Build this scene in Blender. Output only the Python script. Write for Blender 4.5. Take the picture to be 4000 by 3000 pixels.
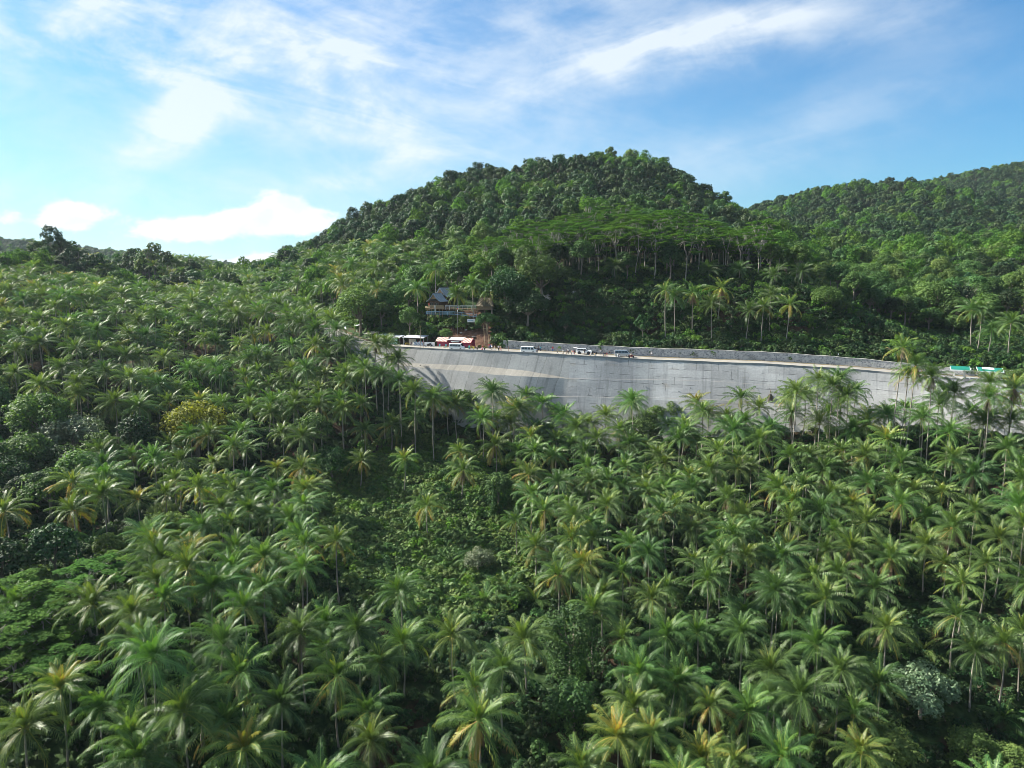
import bpy, bmesh, math, random
import numpy as np
from mathutils import Vector, Matrix, Euler

for o in list(bpy.data.objects):
    bpy.data.objects.remove(o)
SC = bpy.context.scene
COL = SC.collection
rad = math.radians
random.seed(7)
RNG = np.random.default_rng(7)

# ------------------------------------------------------------------ camera
F, PITCH, CZ = 2778.0, rad(8.6), 80.0        # focal length in photo pixels, tilt, flying height
SP, CP = math.sin(PITCH), math.cos(PITCH)
cam = bpy.data.objects.new('camera', bpy.data.cameras.new('camera'))
COL.objects.link(cam)
cam.location = (0, 0, CZ)
cam.rotation_euler = (rad(90) - PITCH, 0, 0)
cam.data.sensor_width = 36
cam.data.lens = 36 * F / 4000
cam.data.clip_start = 0.5
cam.data.clip_end = 20000
SC.camera = cam

# ------------------------------------------------------------------ light and sky
SUN_AZ, SUN_EL = rad(-70), rad(36)
SVEC = Vector((math.sin(SUN_AZ) * math.cos(SUN_EL), math.cos(SUN_AZ) * math.cos(SUN_EL), math.sin(SUN_EL)))
sun = bpy.data.objects.new('sun', bpy.data.lights.new('sun', 'SUN'))
COL.objects.link(sun)
sun.rotation_euler = SVEC.to_track_quat('Z', 'Y').to_euler()
sun.location = SVEC * 500
sun.data.energy = 5.0
sun.data.angle = rad(0.53)
sun.data.color = (1.0, 0.94, 0.82)
SC.view_settings.view_transform = 'Standard'
SC.view_settings.look = 'None'
SC.view_settings.exposure = 1.55
SC.view_settings.gamma = 1.0
SC.cycles.max_bounces = 6
SC.cycles.diffuse_bounces = 2
SC.cycles.glossy_bounces = 2
SC.cycles.transmission_bounces = 4
SC.cycles.volume_bounces = 0
SC.cycles.filter_width = 0.8
SC.cycles.use_adaptive_sampling = True

class NT:
    """small helper to write node trees as expressions"""
    def __init__(s, tree):
        s.t = tree; s.n = tree.nodes; s.l = tree.links
    def node(s, typ, **kw):
        n = s.n.new(typ)
        for k, v in kw.items():
            setattr(n, k, v)
        return n
    def put(s, sock, v):
        if isinstance(v, bpy.types.NodeSocket):
            s.l.new(v, sock)
        elif isinstance(v, (tuple, list)) and len(v) == 3 and len(sock.default_value) == 4:
            sock.default_value = (*v, 1)
        else:
            sock.default_value = v
    def math(s, op, a, b=0.0, c=0.0, clamp=False):
        n = s.node('ShaderNodeMath', operation=op, use_clamp=clamp)
        s.put(n.inputs[0], a); s.put(n.inputs[1], b); s.put(n.inputs[2], c)
        return n.outputs[0]
    def add(s, a, b): return s.math('ADD', a, b)
    def sub(s, a, b): return s.math('SUBTRACT', a, b)
    def mul(s, a, b): return s.math('MULTIPLY', a, b)
    def vec(s, x, y, z):
        n = s.node('ShaderNodeCombineXYZ')
        s.put(n.inputs[0], x); s.put(n.inputs[1], y); s.put(n.inputs[2], z)
        return n.outputs[0]
    def sep(s, v):
        n = s.node('ShaderNodeSeparateXYZ'); s.l.new(v, n.inputs[0])
        return n.outputs
    def noise(s, v, scale, detail=3.0, rough=0.55, dist=0.0, col=False):
        n = s.node('ShaderNodeTexNoise')
        if v is not None: s.l.new(v, n.inputs['Vector'])
        s.put(n.inputs['Scale'], scale); s.put(n.inputs['Detail'], detail)
        s.put(n.inputs['Roughness'], rough); s.put(n.inputs['Distortion'], dist)
        return n.outputs['Color' if col else 'Fac']
    def range(s, v, a, b, c=0.0, d=1.0, smooth=True):
        n = s.node('ShaderNodeMapRange', interpolation_type='SMOOTHSTEP' if smooth else 'LINEAR')
        s.put(n.inputs[0], v)
        for i, q in enumerate((a, b, c, d)): n.inputs[i + 1].default_value = q
        return n.outputs[0]
    def mix(s, f, a, b, blend='MIX'):
        n = s.node('ShaderNodeMix', data_type='RGBA', blend_type=blend)
        s.put(n.inputs[0], f); s.put(n.inputs[6], a); s.put(n.inputs[7], b)
        return n.outputs[2]
    def ramp(s, f, stops):
        n = s.node('ShaderNodeValToRGB')
        s.put(n.inputs[0], f)
        e = n.color_ramp.elements
        while len(e) < len(stops): e.new(0.5)
        for i, (p, c) in enumerate(stops):
            e[i].position = p; e[i].color = (*c, 1)
        return n.outputs[0]

world = bpy.data.worlds.new('World')
SC.world = world
world.use_nodes = True
def build_sky():
    T = NT(world.node_tree)
    T.n.clear()
    sky = T.node('ShaderNodeTexSky', sky_type='NISHITA')
    sky.sun_disc = False
    sky.sun_elevation = SUN_EL
    sky.sun_rotation = SUN_AZ
    sky.air_density = 1.15
    sky.dust_density = 0.6
    sky.ozone_density = 2.6
    tc = T.node('ShaderNodeTexCoord')
    x, y, z = T.sep(tc.outputs['Generated'])
    ys = T.math('MAXIMUM', y, 0.08)
    u, v = T.math('DIVIDE', x, ys), T.math('DIVIDE', z, ys)
    def uv(px, py):                      # direction in the sky as tangents (east, up)
        a, b = (px - 2000) / F, (1500 - py) / F
        d = CP + b * SP
        return a / d, (-SP + b * CP) / d
    # wind-drawn cirrus fibres, two directions, and lumpy noise for the low cumulus
    def fibres(ang, sx, sy, scale, dist, seed):
        ca, sa = math.cos(ang), math.sin(ang)
        a = T.add(T.mul(u, ca), T.mul(v, sa)); b = T.sub(T.mul(v, ca), T.mul(u, sa))
        return T.noise(T.vec(T.mul(a, sx), T.mul(b, sy), seed), scale, 9.0, 0.6, dist)
    f1 = fibres(rad(-14), 1.0, 4.5, 3.2, 0.55, 3.1)
    f2 = fibres(rad(18), 1.0, 4.5, 3.0, 0.6, 8.4)
    f3 = T.noise(T.vec(u, T.mul(v, 1.6), 2.0), 7.0, 10.0, 0.62, 0.35)
    lump = T.noise(T.vec(u, T.mul(v, 1.5), 5.5), 17.0, 8.0, 0.6, 0.2)
    wob = T.noise(T.vec(u, T.mul(v, 1.6), 9.0), 5.0, 5.0, 0.6, 0.0, col=True)
    wx, wy, _ = T.sep(wob)
    uw = T.add(u, T.mul(T.sub(wx, 0.5), 0.16)); vw = T.add(v, T.mul(T.sub(wy, 0.5), 0.09))
    def blob(px, py, rx, ry, slope, amp, hard=None):
        cu, cv = uv(px, py)
        rx, ry = rx / F, ry / F
        U, V = (uw, vw) if hard is None else (u, v)
        du = T.sub(U, cu)
        dv = T.sub(T.sub(V, cv), T.mul(du, slope))
        q = T.add(T.math('POWER', T.math('ABSOLUTE', T.math('DIVIDE', du, rx)), 2.0), T.math('POWER', T.math('ABSOLUTE', T.math('DIVIDE', dv, ry)), 2.0))
        return T.mul(T.math('EXPONENT', T.mul(q, -1.0)), amp)
    def total(lst):
        s = lst[0]
        for k in lst[1:]: s = T.add(s, k)
        return s
    m1 = total([blob(100, 40, 900, 200, -0.14, 1.35), blob(700, 300, 700, 85, -0.22, .45), blob(1420, 380, 400, 160, -0.12, 1.05),
                blob(1500, 120, 700, 220, -0.1, .55), blob(1150, 250, 260, 110, 0, .5), blob(620, 500, 170, 90, .25, 1.7), blob(1560, 610, 190, 42, .16, .95),
                blob(2050, 480, 500, 160, -.1, .38), blob(2900, 620, 600, 140, .1, .22), blob(1500, 720, 300, 60, 0, .30), blob(250, 260, 600, 110, -.16, .35), blob(1350, 700, 420, 40, .02, .4), blob(500, 720, 900, 60, .0, .28)])
    m2 = total([blob(2420, 230, 420, 75, .22, .85), blob(2800, 130, 480, 90, .3, .75), blob(3300, 60, 420, 120, .0, .55), blob(2200, 60, 600, 160, .1, .55),
                blob(3300, 420, 700, 200, .25, .20), blob(3850, 330, 250, 60, .2, .22), blob(3000, 560, 500, 80, .3, .2)])
    base1 = T.range(T.add(T.mul(f1, 0.62), T.mul(f3, 0.38)), 0.38, 0.70)
    base2 = T.range(T.add(T.mul(f2, 0.62), T.mul(f3, 0.38)), 0.36, 0.66)
    c1 = T.mul(m1, T.add(T.mul(base1, 0.92), 0.10))
    c2 = T.mul(m2, T.add(T.mul(base2, 0.80), 0.20))
    veil = T.mul(T.range(u, .45, -.35), T.mul(T.range(f3, .25, .75), .34))
    cir = T.math('MINIMUM', T.mul(T.add(T.add(c1, c2), veil), 0.88), 0.86)
    cum = total([blob(900, 880, 330, 55, .05, .95, 1), blob(1100, 800, 110, 65, .1, .95, 1), blob(1180, 860, 120, 50, 0, .7, 1), blob(720, 890, 160, 35, .08, .6, 1),
                 blob(300, 830, 120, 52, .05, .95, 1), blob(220, 870, 140, 34, 0, .6, 1), blob(30, 850, 60, 35, 0, .7, 1),
                 blob(1120, 1020, 230, 38, .05, .9, 1), blob(880, 1040, 220, 30, 0, .5, 1)])
    cumf = T.range(T.add(cum, T.mul(T.sub(lump, 0.5), 1.5)), 0.30, 0.72)
    front = T.range(y, 0.08, 0.3)
    behind = T.mul(T.range(T.noise(tc.outputs['Generated'], 2.6, 6.0, 0.6, 0.6), 0.36, 0.62), 0.75)  # unseen cloud cover behind the camera, added to whiten the ambient light
    cir = T.add(T.mul(cir, front), T.mul(behind, T.sub(1.0, front)))
    cumf = T.mul(cumf, front)
    # the sky itself: deep blue overhead, thin pale haze low towards the sun
    hz = T.mul(T.range(v, 0.34, -0.02), T.range(u, 0.75, -0.75, 0.10, 0.85))
    skyc = T.mix(T.mul(hz, 0.65), T.mix(1.0, sky.outputs[0], (0.41, 0.83, 1.10), 'MULTIPLY'), (5.3, 6.7, 7.3))
    lum = T.mix(cir, skyc, (6.3, 6.85, 7.3))
    lum = T.mix(cumf, lum, T.mix(T.range(lump, .35, .65), (6.2, 6.7, 7.2), (7.6, 7.7, 7.6)))
    bg = T.node('ShaderNodeBackground')
    T.put(bg.inputs[0], lum); bg.inputs[1].default_value = 0.050
    out = T.node('ShaderNodeOutputWorld')
    T.l.new(bg.outputs[0], out.inputs[0])
build_sky()

# ------------------------------------------------------------------ pixels and points
def at(px, py, D):
    """point at depth D along the lens axis, seen at a pixel of the 4000x3000 photo"""
    a, b = (px - 2000) / F, (1500 - py) / F
    return np.array((a * D, D * (CP + b * SP), CZ + D * (-SP + b * CP)))
def proj(p):
    p = np.asarray(p, float); x, y, z = p[..., 0], p[..., 1], p[..., 2] - CZ
    D = y * CP - z * SP; Dm = np.where(np.abs(D) < 1e-3, 1e-3, D)
    return 2000 + F * x / Dm, 1500 - F * (y * SP + z * CP) / Dm, D

# ------------------------------------------------------------------ objects
def tag(o, label=None, cat=None, group=None, kind=None):
    if label: o['label'] = label
    if cat: o['category'] = cat
    if group: o['group'] = group
    if kind: o['kind'] = kind
    return o
def empty(name, loc=(0, 0, 0), rz=0.0, label=None, cat=None, group=None):
    o = bpy.data.objects.new(name, None)
    COL.objects.link(o)
    o.empty_display_size = 0.3
    o.location = Vector([float(c) for c in loc]); o.rotation_euler = (0, 0, rz)
    return tag(o, label, cat, group)
def link(name, me, parent=None, loc=(0, 0, 0), rot=(0, 0, 0), scl=(1, 1, 1)):
    o = bpy.data.objects.new(name, me)
    COL.objects.link(o)
    o.parent = parent
    o.location = Vector([float(c) for c in loc]); o.rotation_euler = rot; o.scale = scl
    return o

class MB:
    """collects boxes, tubes and sheets, then links them as one mesh"""
    def __init__(s):
        s.v = []; s.f = []; s.m = []; s.uv = {}
    def poly(s, pts, faces, mi=0):
        b = len(s.v)
        s.v += [tuple(float(c) for c in p) for p in pts]
        for f in faces:
            s.f.append(tuple(b + i for i in f)); s.m.append(mi)
        return s
    def box(s, c, size, rz=0.0, mi=0, M=None):
        x, y, z = (k / 2 for k in size)
        P = [Vector(p) for p in ((-x, -y, -z), (x, -y, -z), (x, y, -z), (-x, y, -z), (-x, -y, z), (x, -y, z), (x, y, z), (-x, y, z))]
        R = Matrix.Rotation(rz, 3, 'Z') if M is None else M
        return s.poly([R @ p + Vector([float(k) for k in c]) for p in P],
                      [(0, 3, 2, 1), (4, 5, 6, 7), (0, 1, 5, 4), (1, 2, 6, 5), (2, 3, 7, 6), (3, 0, 4, 7)], mi)
    def bar(s, a, b, w, h=None, mi=0):
        a, b = Vector([float(k) for k in a]), Vector([float(k) for k in b])
        d = b - a
        M = d.to_track_quat('X', 'Z').to_matrix()
        return s.box((a + b) / 2, (d.length, w, h or w), mi=mi, M=M)
    def tube(s, pts, radii, n=8, mi=0, cap=True):
        pts = [Vector([float(k) for k in p]) for p in pts]
        if not hasattr(radii, '__len__'): radii = [radii] * len(pts)
        rings = []
        for i, p in enumerate(pts):
            d = (pts[min(i + 1, len(pts) - 1)] - pts[max(i - 1, 0)]).normalized()
            q = d.to_track_quat('Z', 'Y').to_matrix()
            rings.append([p + q @ Vector((radii[i] * math.cos(2 * math.pi * k / n), radii[i] * math.sin(2 * math.pi * k / n), 0)) for k in range(n)])
        fs = []
        for i in range(len(pts) - 1):
            for k in range(n):
                fs.append((i * n + k, i * n + (k + 1) % n, (i + 1) * n + (k + 1) % n, (i + 1) * n + k))
        if cap:
            fs += [tuple(range(n - 1, -1, -1)), tuple((len(pts) - 1) * n + k for k in range(n))]
        return s.poly([p for r in rings for p in r], fs, mi)
    def lathe(s, prof, n=16, axis='Z', c=(0, 0, 0), mi=0):
        pts = []
        for r, h in prof:
            for k in range(n):
                a = 2 * math.pi * k / n
                p = (r * math.cos(a), r * math.sin(a), h)
                if axis == 'Y': p = (p[0], p[2], p[1])
                pts.append((p[0] + c[0], p[1] + c[1], p[2] + c[2]))
        fs = [(i * n + k, i * n + (k + 1) % n, (i + 1) * n + (k + 1) % n, (i + 1) * n + k) for i in range(len(prof) - 1) for k in range(n)]
        fs += [tuple(range(n - 1, -1, -1)), tuple((len(prof) - 1) * n + k for k in range(n))]
        return s.poly(pts, fs, mi)
    def prism(s, outline, y0, y1, mi=0):
        n = len(outline)
        return s.poly([(x, y0, z) for x, z in outline] + [(x, y1, z) for x, z in outline],
                      [tuple(range(n - 1, -1, -1)), tuple(range(n, 2 * n))] + [(i, (i + 1) % n, n + (i + 1) % n, n + i) for i in range(n)], mi)
    def mesh(s, name, mats, smooth=False, bevel=0.0):
        me = bpy.data.meshes.new(name)
        me.from_pydata(s.v, [], s.f)
        mats = mats if isinstance(mats, (list, tuple)) else [mats]
        for m in mats: me.materials.append(m)
        me.polygons.foreach_set('material_index', s.m)
        bm = bmesh.new(); bm.from_mesh(me)
        bmesh.ops.recalc_face_normals(bm, faces=bm.faces)
        if bevel:
            bmesh.ops.bevel(bm, geom=list(bm.edges), offset=bevel, segments=1, affect='EDGES', clamp_overlap=True)
        bm.to_mesh(me); bm.free()
        if smooth: me.polygons.foreach_set('use_smooth', [True] * len(me.polygons))
        me.update()
        return me
    def build(s, name, mats, parent=None, smooth=False, bevel=0.0, loc=(0, 0, 0), rot=(0, 0, 0)):
        return link(name, s.mesh(name, mats, smooth, bevel), parent, loc, rot)

def quad_mesh(name, Q, tint, mats, mi=None, smooth=False):
    """leaf mesh out of N loose quads with a value per face for its colour"""
    n = len(Q)
    me = bpy.data.meshes.new(name)
    me.vertices.add(4 * n); me.loops.add(4 * n); me.polygons.add(n)
    me.vertices.foreach_set('co', np.ascontiguousarray(Q, dtype=np.float32).ravel())
    me.loops.foreach_set('vertex_index', np.arange(4 * n, dtype=np.int32))
    me.polygons.foreach_set('loop_start', np.arange(0, 4 * n, 4, dtype=np.int32))
    me.polygons.foreach_set('loop_total', np.full(n, 4, dtype=np.int32))
    for m in (mats if isinstance(mats, (list, tuple)) else [mats]): me.materials.append(m)
    if mi is not None: me.polygons.foreach_set('material_index', np.asarray(mi, dtype=np.int32))
    a = me.attributes.new('tint', 'FLOAT', 'FACE')
    a.data.foreach_set('value', np.asarray(tint, dtype=np.float32))
    me.update(calc_edges=True)
    return me

# ------------------------------------------------------------------ materials
def material(name, fn):
    m = bpy.data.materials.new(name)
    m.use_nodes = True
    T = NT(m.node_tree); T.n.clear()
    out = T.node('ShaderNodeOutputMaterial')
    fn(T, out)
    return m
def plain(name, col, rough=0.6, spec=0.4, metal=0.0, var=0.12, scale=3.0, bump=0.0):
    def fn(T, out):
        p = T.node('ShaderNodeBsdfPrincipled')
        tc = T.node('ShaderNodeTexCoord')
        nz = T.noise(tc.outputs['Object'], scale, 5.0, 0.6)
        k = T.range(nz, 0.3, 0.7, 1 - var, 1 + var, smooth=False)
        T.put(p.inputs['Base Color'], T.mix(1.0, col, T.vec(k, k, k), 'MULTIPLY'))
        p.inputs['Roughness'].default_value = rough
        p.inputs['Metallic'].default_value = metal
        p.inputs['Specular IOR Level'].default_value = spec
        if bump:
            b = T.node('ShaderNodeBump'); b.inputs['Strength'].default_value = bump; b.inputs['Distance'].default_value = 0.05
            T.l.new(nz, b.inputs['Height']); T.l.new(b.outputs[0], p.inputs['Normal'])
        T.l.new(p.outputs[0], out.inputs[0])
    return material(name, fn)
def leaf_mat(name, stops, rough=0.6, spec=0.25, trans=0.3, tcol=(1.6, 1.7, 0.7), vary=0.25):
    def fn(T, out):
        at_ = T.node('ShaderNodeAttribute', attribute_name='tint')
        oi = T.node('ShaderNodeObjectInfo')
        c = T.ramp(at_.outputs['Fac'], stops)
        r = oi.outputs['Random']
        k = T.range(r, 0, 1, 1 - vary, 1 + vary, smooth=False)
        w = T.math('FRACT', T.mul(r, 7.31))
        kr = T.mul(k, T.range(w, 0, 1, 1 - 0.8 * vary, 1 + 0.9 * vary, smooth=False))
        c = T.mix(1.0, c, T.vec(kr, k, T.mul(k, 0.95)), 'MULTIPLY')
        p = T.node('ShaderNodeBsdfPrincipled')
        T.put(p.inputs['Base Color'], c)
        p.inputs['Roughness'].default_value = rough
        p.inputs['Specular IOR Level'].default_value = spec
        t = T.node('ShaderNodeBsdfTranslucent')
        T.put(t.inputs[0], T.mix(1.0, c, tcol, 'MULTIPLY'))
        mx = T.node('ShaderNodeMixShader'); mx.inputs[0].default_value = trans
        T.l.new(p.outputs[0], mx.inputs[1]); T.l.new(t.outputs[0], mx.inputs[2])
        T.l.new(mx.outputs[0], out.inputs[0])
    return material(name, fn)

M = {}
M['frond'] = leaf_mat('frond', [(0, (.032, .072, .026)), (.3, (.062, .122, .034)), (.6, (.112, .195, .040)), (.82, (.26, .24, .045)), (1, (.30, .19, .06))], 0.48, 0.36, 0.24, (1.5, 1.6, .6), 0.24)
M['dead_frond'] = leaf_mat('dead_frond', [(0, (.10, .070, .045)), (1, (.22, .17, .12))], 0.8, 0.1, 0.15, (1.2, 1.1, .9), 0.2)
M['leaf_dark'] = leaf_mat('leaf_dark', [(0, (.010, .028, .013)), (.5, (.024, .058, .020)), (1, (.056, .100, .032))], 0.62, 0.22, 0.22, (1.4, 1.6, .7), 0.36)  # also darkened so the gaps between palms read as deep shade
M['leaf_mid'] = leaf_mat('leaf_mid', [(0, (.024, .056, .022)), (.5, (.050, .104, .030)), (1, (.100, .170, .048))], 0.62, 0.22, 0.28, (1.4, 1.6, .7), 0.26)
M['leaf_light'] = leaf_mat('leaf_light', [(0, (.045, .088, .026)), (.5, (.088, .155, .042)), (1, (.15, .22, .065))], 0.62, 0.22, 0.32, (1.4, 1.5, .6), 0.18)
M['leaf_olive'] = leaf_mat('leaf_olive', [(0, (.080, .100, .014)), (.5, (.17, .19, .02)), (1, (.26, .27, .03))], 0.7, 0.3, 0.28, (1.4, 1.4, .6), 0.1)
M['leaf_grey'] = leaf_mat('leaf_grey', [(0, (.045, .080, .040)), (.5, (.10, .15, .080)), (1, (.20, .25, .15))], 0.5, 0.4, 0.22, (1.2, 1.3, .8), 0.15)
M['leaf_umbrella'] = leaf_mat('leaf_umbrella', [(0, (.032, .078, .022)), (.5, (.068, .145, .030)), (1, (.120, .215, .042))], 0.85, 0.06, 0.32, (1.4, 1.6, .6), 0.15)
def bark(name, c0, c1, ring=0.0):
    def fn(T, out):
        tc = T.node('ShaderNodeTexCoord')
        x, y, z = T.sep(tc.outputs['Object'])
        n = T.noise(T.vec(T.mul(x, 6), T.mul(y, 6), T.mul(z, 1.2 if not ring else 7)), 1.0, 5, .65)
        p = T.node('ShaderNodeBsdfPrincipled')
        T.put(p.inputs['Base Color'], T.mix(T.range(n, .3, .7), c0, c1))
        p.inputs['Roughness'].default_value = .85
        p.inputs['Specular IOR Level'].default_value = .2
        b = T.node('ShaderNodeBump'); b.inputs['Strength'].default_value = .6; b.inputs['Distance'].default_value = .04
        T.l.new(n, b.inputs['Height']); T.l.new(b.outputs[0], p.inputs['Normal'])
        T.l.new(p.outputs[0], out.inputs[0])
    return material(name, fn)
M['palm_bark'] = bark('palm_bark', (.13, .115, .095), (.33, .30, .26), 1)
M['bark'] = bark('bark', (.10, .085, .065), (.26, .23, .19))
M['pale_bark'] = bark('pale_bark', (.15, .14, .12), (.37, .35, .31))
M['coconut'] = plain('coconut', (.20, .17, .04), .5, .4, 0, .25, 2.0)
# ------------------------------------------------------------------ the road line (outer edge above the wall), by pixel and depth
EDGE = [(-900, 1180, 430), (200, 1175, 390), (760, 1195, 345), (1060, 1225, 302), (1200, 1275, 262), (1280, 1318, 243), (1340, 1345, 232), (1562, 1359, 224), (1742, 1368, 218), (1923, 1374, 214), (2200, 1389, 209),
        (2565, 1410, 204), (3000, 1426, 196), (3316, 1446, 190), (3497, 1461, 186), (3678, 1481, 181), (4000, 1500, 173), (4400, 1515, 166), (5200, 1540, 150), (6400, 1570, 135)]
EP = np.array([p[0] for p in EDGE], float)
EX = np.array([at(*p) for p in EDGE])
def smooth_edge():
    q = np.linspace(EP[0], EP[-1], 400)
    P = np.stack([np.interp(q, EP, EX[:, k]) for k in range(3)], 1)
    for _ in range(14):
        P[1:-1] = (P[:-2] + 2 * P[1:-1] + P[2:]) / 4
    return q, P
EQ, EC = smooth_edge()
ET = np.gradient(EC[:, :2], axis=0); ET /= np.linalg.norm(ET, axis=1)[:, None]
EN = np.stack([-ET[:, 1], ET[:, 0]], 1)                   # points away from the camera, into the hill
ES = np.concatenate([[0], np.cumsum(np.linalg.norm(np.diff(EC[:, :2], axis=0), axis=1))])
def edge(q):
    g = lambda a: np.interp(q, EQ, a)
    return np.array((g(EC[:, 0]), g(EC[:, 1]), g(EC[:, 2]))), np.array((g(ET[:, 0]), g(ET[:, 1]))), np.array((g(EN[:, 0]), g(EN[:, 1])))
def road_pt(px, d, dz=0.0):
    """point on the road, seen at pixel column px and d metres in from the wall's edge"""
    q = px
    for _ in range(5):
        c, t, n = edge(q)
        p = np.array((c[0] + n[0] * d, c[1] + n[1] * d, c[2] + dz))
        q += px - float(proj(p)[0])
    return p, math.atan2(t[1], t[0])
def edge_dist(X, Y):
    """signed distance to the edge (+ = hill side) and road height there"""
    X = np.asarray(X, float); Y = np.asarray(Y, float)
    best = np.full(X.shape, 1e9); side = np.zeros(X.shape); zz = np.zeros(X.shape); ss = np.zeros(X.shape); qq = np.zeros(X.shape)
    for i in range(0, len(EC) - 1, 2):
        j = min(i + 2, len(EC) - 1)
        a, b = EC[i], EC[j]
        dx, dy = b[0] - a[0], b[1] - a[1]; L2 = dx * dx + dy * dy
        t = np.clip(((X - a[0]) * dx + (Y - a[1]) * dy) / L2, 0, 1)
        ex, ey = X - a[0] - t * dx, Y - a[1] - t * dy
        d = ex * ex + ey * ey
        m = d < best
        best = np.where(m, d, best)
        side = np.where(m, np.sign(dx * ey - dy * ex), side)
        zz = np.where(m, a[2] + t * (b[2] - a[2]), zz)
        qq = np.where(m, EQ[i] + t * (EQ[j] - EQ[i]), qq)
    return np.sqrt(best) * side, zz, qq

# ------------------------------------------------------------------ ground heights from points read off the photo: (px, py of the tree tops, depth, tree height)
LEFT = [(500, 1300, 225, 12), (100, 1300, 215, 12), (0, 1150, 250, 12), (500, 1120, 290, 12), (-400, 1250, 220, 12), (-400, 1050, 290, 12), (-900, 1150, 260, 12),
        (230, 925, 350, 11), (0, 1000, 330, 12), (-400, 960, 350, 12), (420, 985, 370, 10), (700, 1008, 390, 10), (850, 1043, 400, 10), (940, 1066, 420, 10), (1010, 1050, 440, 10)]
FRONT = LEFT + [(100, 2900, 82, 12), (540, 2490, 88, 12), (-400, 2700, 84, 12), (1000, 2750, 86, 13), (1430, 2780, 90, 13), (2200, 2600, 100, 14), (2600, 2900, 94, 13), (3000, 2950, 96, 13), (3300, 2850, 98, 13),
        (3900, 2900, 98, 13), (4500, 2900, 98, 13), (300, 2250, 108, 11), (620, 2270, 108, 12), (900, 2250, 112, 12), (270, 1870, 140, 11), (30, 2000, 120, 12), (-400, 1900, 125, 12), (0, 1650, 165, 12), (512, 1780, 165, 12),
        (800, 1650, 185, 12), (1160, 1720, 178, 11), (1300, 2100, 135, 11), (1808, 1850, 168, 10), (1670, 1980, 155, 10), (2100, 2130, 135, 12), (2460, 2130, 135, 13), (1560, 2430, 108, 12), (2130, 1760, 178, 11),
        (2450, 1690, 184, 11), (2750, 1675, 179, 11), (3100, 1665, 173, 11), (3500, 1680, 162, 11), (3900, 1680, 155, 11), (4500, 1700, 145, 12), (2100, 1650, 190, 12), (3000, 1900, 155, 12), (3500, 2000, 143, 12), (3900, 2000, 136, 12), (4500, 2000, 130, 12),
        (2900, 2200, 128, 13), (3500, 2300, 120, 13), (3900, 2350, 116, 13), (900, 1350, 228, 12), (1200, 1480, 213, 8), (1350, 1500, 203, 8), (1150, 1215, 238, 11), (1270, 1255, 226, 11), (1060, 1185, 250, 11), (1250, 1400, 216, 8), (1430, 1560, 199, 11)]
BACK = LEFT + [(1000, 1200, 290, 10), (1740, 1217, 243, 0), (1900, 1222, 240, 0), (1450, 1255, 247, 0), (1250, 1190, 272, 0), (1300, 1050, 320, 9), (1200, 1015, 400, 9), (1500, 950, 330, 9), (1700, 900, 340, 10), (1800, 1000, 290, 8),
        (2000, 1010, 280, 9), (2000, 870, 340, 10), (2150, 1195, 236, 0), (2400, 1205, 231, 0), (2700, 1210, 226, 0), (3000, 1220, 219, 0), (3250, 1240, 212, 0), (2150, 1285, 227, 0), (2400, 1292, 223, 0), (2700, 1302, 218.5, 0), (3000, 1315, 212, 0), (3300, 1335, 205, 0), (3600, 1355, 196, 0), (2100, 1085, 252, 0), (2400, 1080, 246, 0), (2700, 1080, 241, 0), (2900, 1085, 238, 0), (3080, 1100, 234, 0), (1240, 945, 420, 9), (1440, 830, 440, 9), (1600, 790, 450, 9),
        (1800, 690, 450, 9), (2100, 662, 460, 9), (2420, 622, 460, 9), (2600, 665, 450, 9), (2740, 750, 440, 9), (2850, 850, 440, 9), (2895, 935, 450, 9), (1700, 800, 400, 9), (2100, 780, 390, 9), (2400, 760, 380, 9), (2600, 800, 370, 9),
        (2400, 850, 320, 10), (2700, 870, 320, 10), (2900, 910, 310, 10), (3200, 1000, 330, 9), (3200, 1150, 250, 8), (3600, 1150, 245, 8), (3900, 1120, 240, 9), (3500, 1010, 330, 9), (3900, 980, 330, 9), (3700, 1290, 212, 5), (4300, 1150, 230, 9),
        (4300, 980, 330, 9), (3000, 950, 450, 8), (3000, 850, 600, 8), (3150, 757, 680, 8), (3250, 762, 690, 8), (3500, 716, 640, 8), (3620, 735, 620, 8), (3800, 810, 560, 8), (4000, 900, 500, 8), (3500, 870, 520, 8), (3300, 900, 480, 8), (3800, 950, 420, 8),
        (3680, 700, 900, 8), (3900, 663, 880, 8), (4000, 640, 860, 8), (4400, 600, 850, 8), (3900, 860, 690, 8), (4300, 880, 600, 8)]
WORLD = [(-330, 560, 62), (-120, 600, 55), (-180, 480, 70), (0, 640, 95), (140, 640, 110), (-60, 1200, 60), (-790, 1050, 128), (-1000, 1300, 130), (-600, 1050, 98), (-360, 1000, 78), (300, 900, 110), (500, 1250, 150), (900, 1250, 190), (1500, 900, 200), (-500, 480, 78),
         (-600, 200, 40), (1500, 2000, 150), (-1500, 2000, 60), (0, 2200, 60), (-1600, 600, 60), (700, 520, 150)]
FLAT = [(-40, 40, 8), (40, 40, 4), (0, -60, 0), (-200, -60, 10), (200, -60, 0), (200, 60, 8), (-200, 60, 26), (500, 0, 10), (-600, 0, 30), (0, -400, 0), (800, -400, 0), (-800, -400, 10), (500, 130, 30)]
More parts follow.
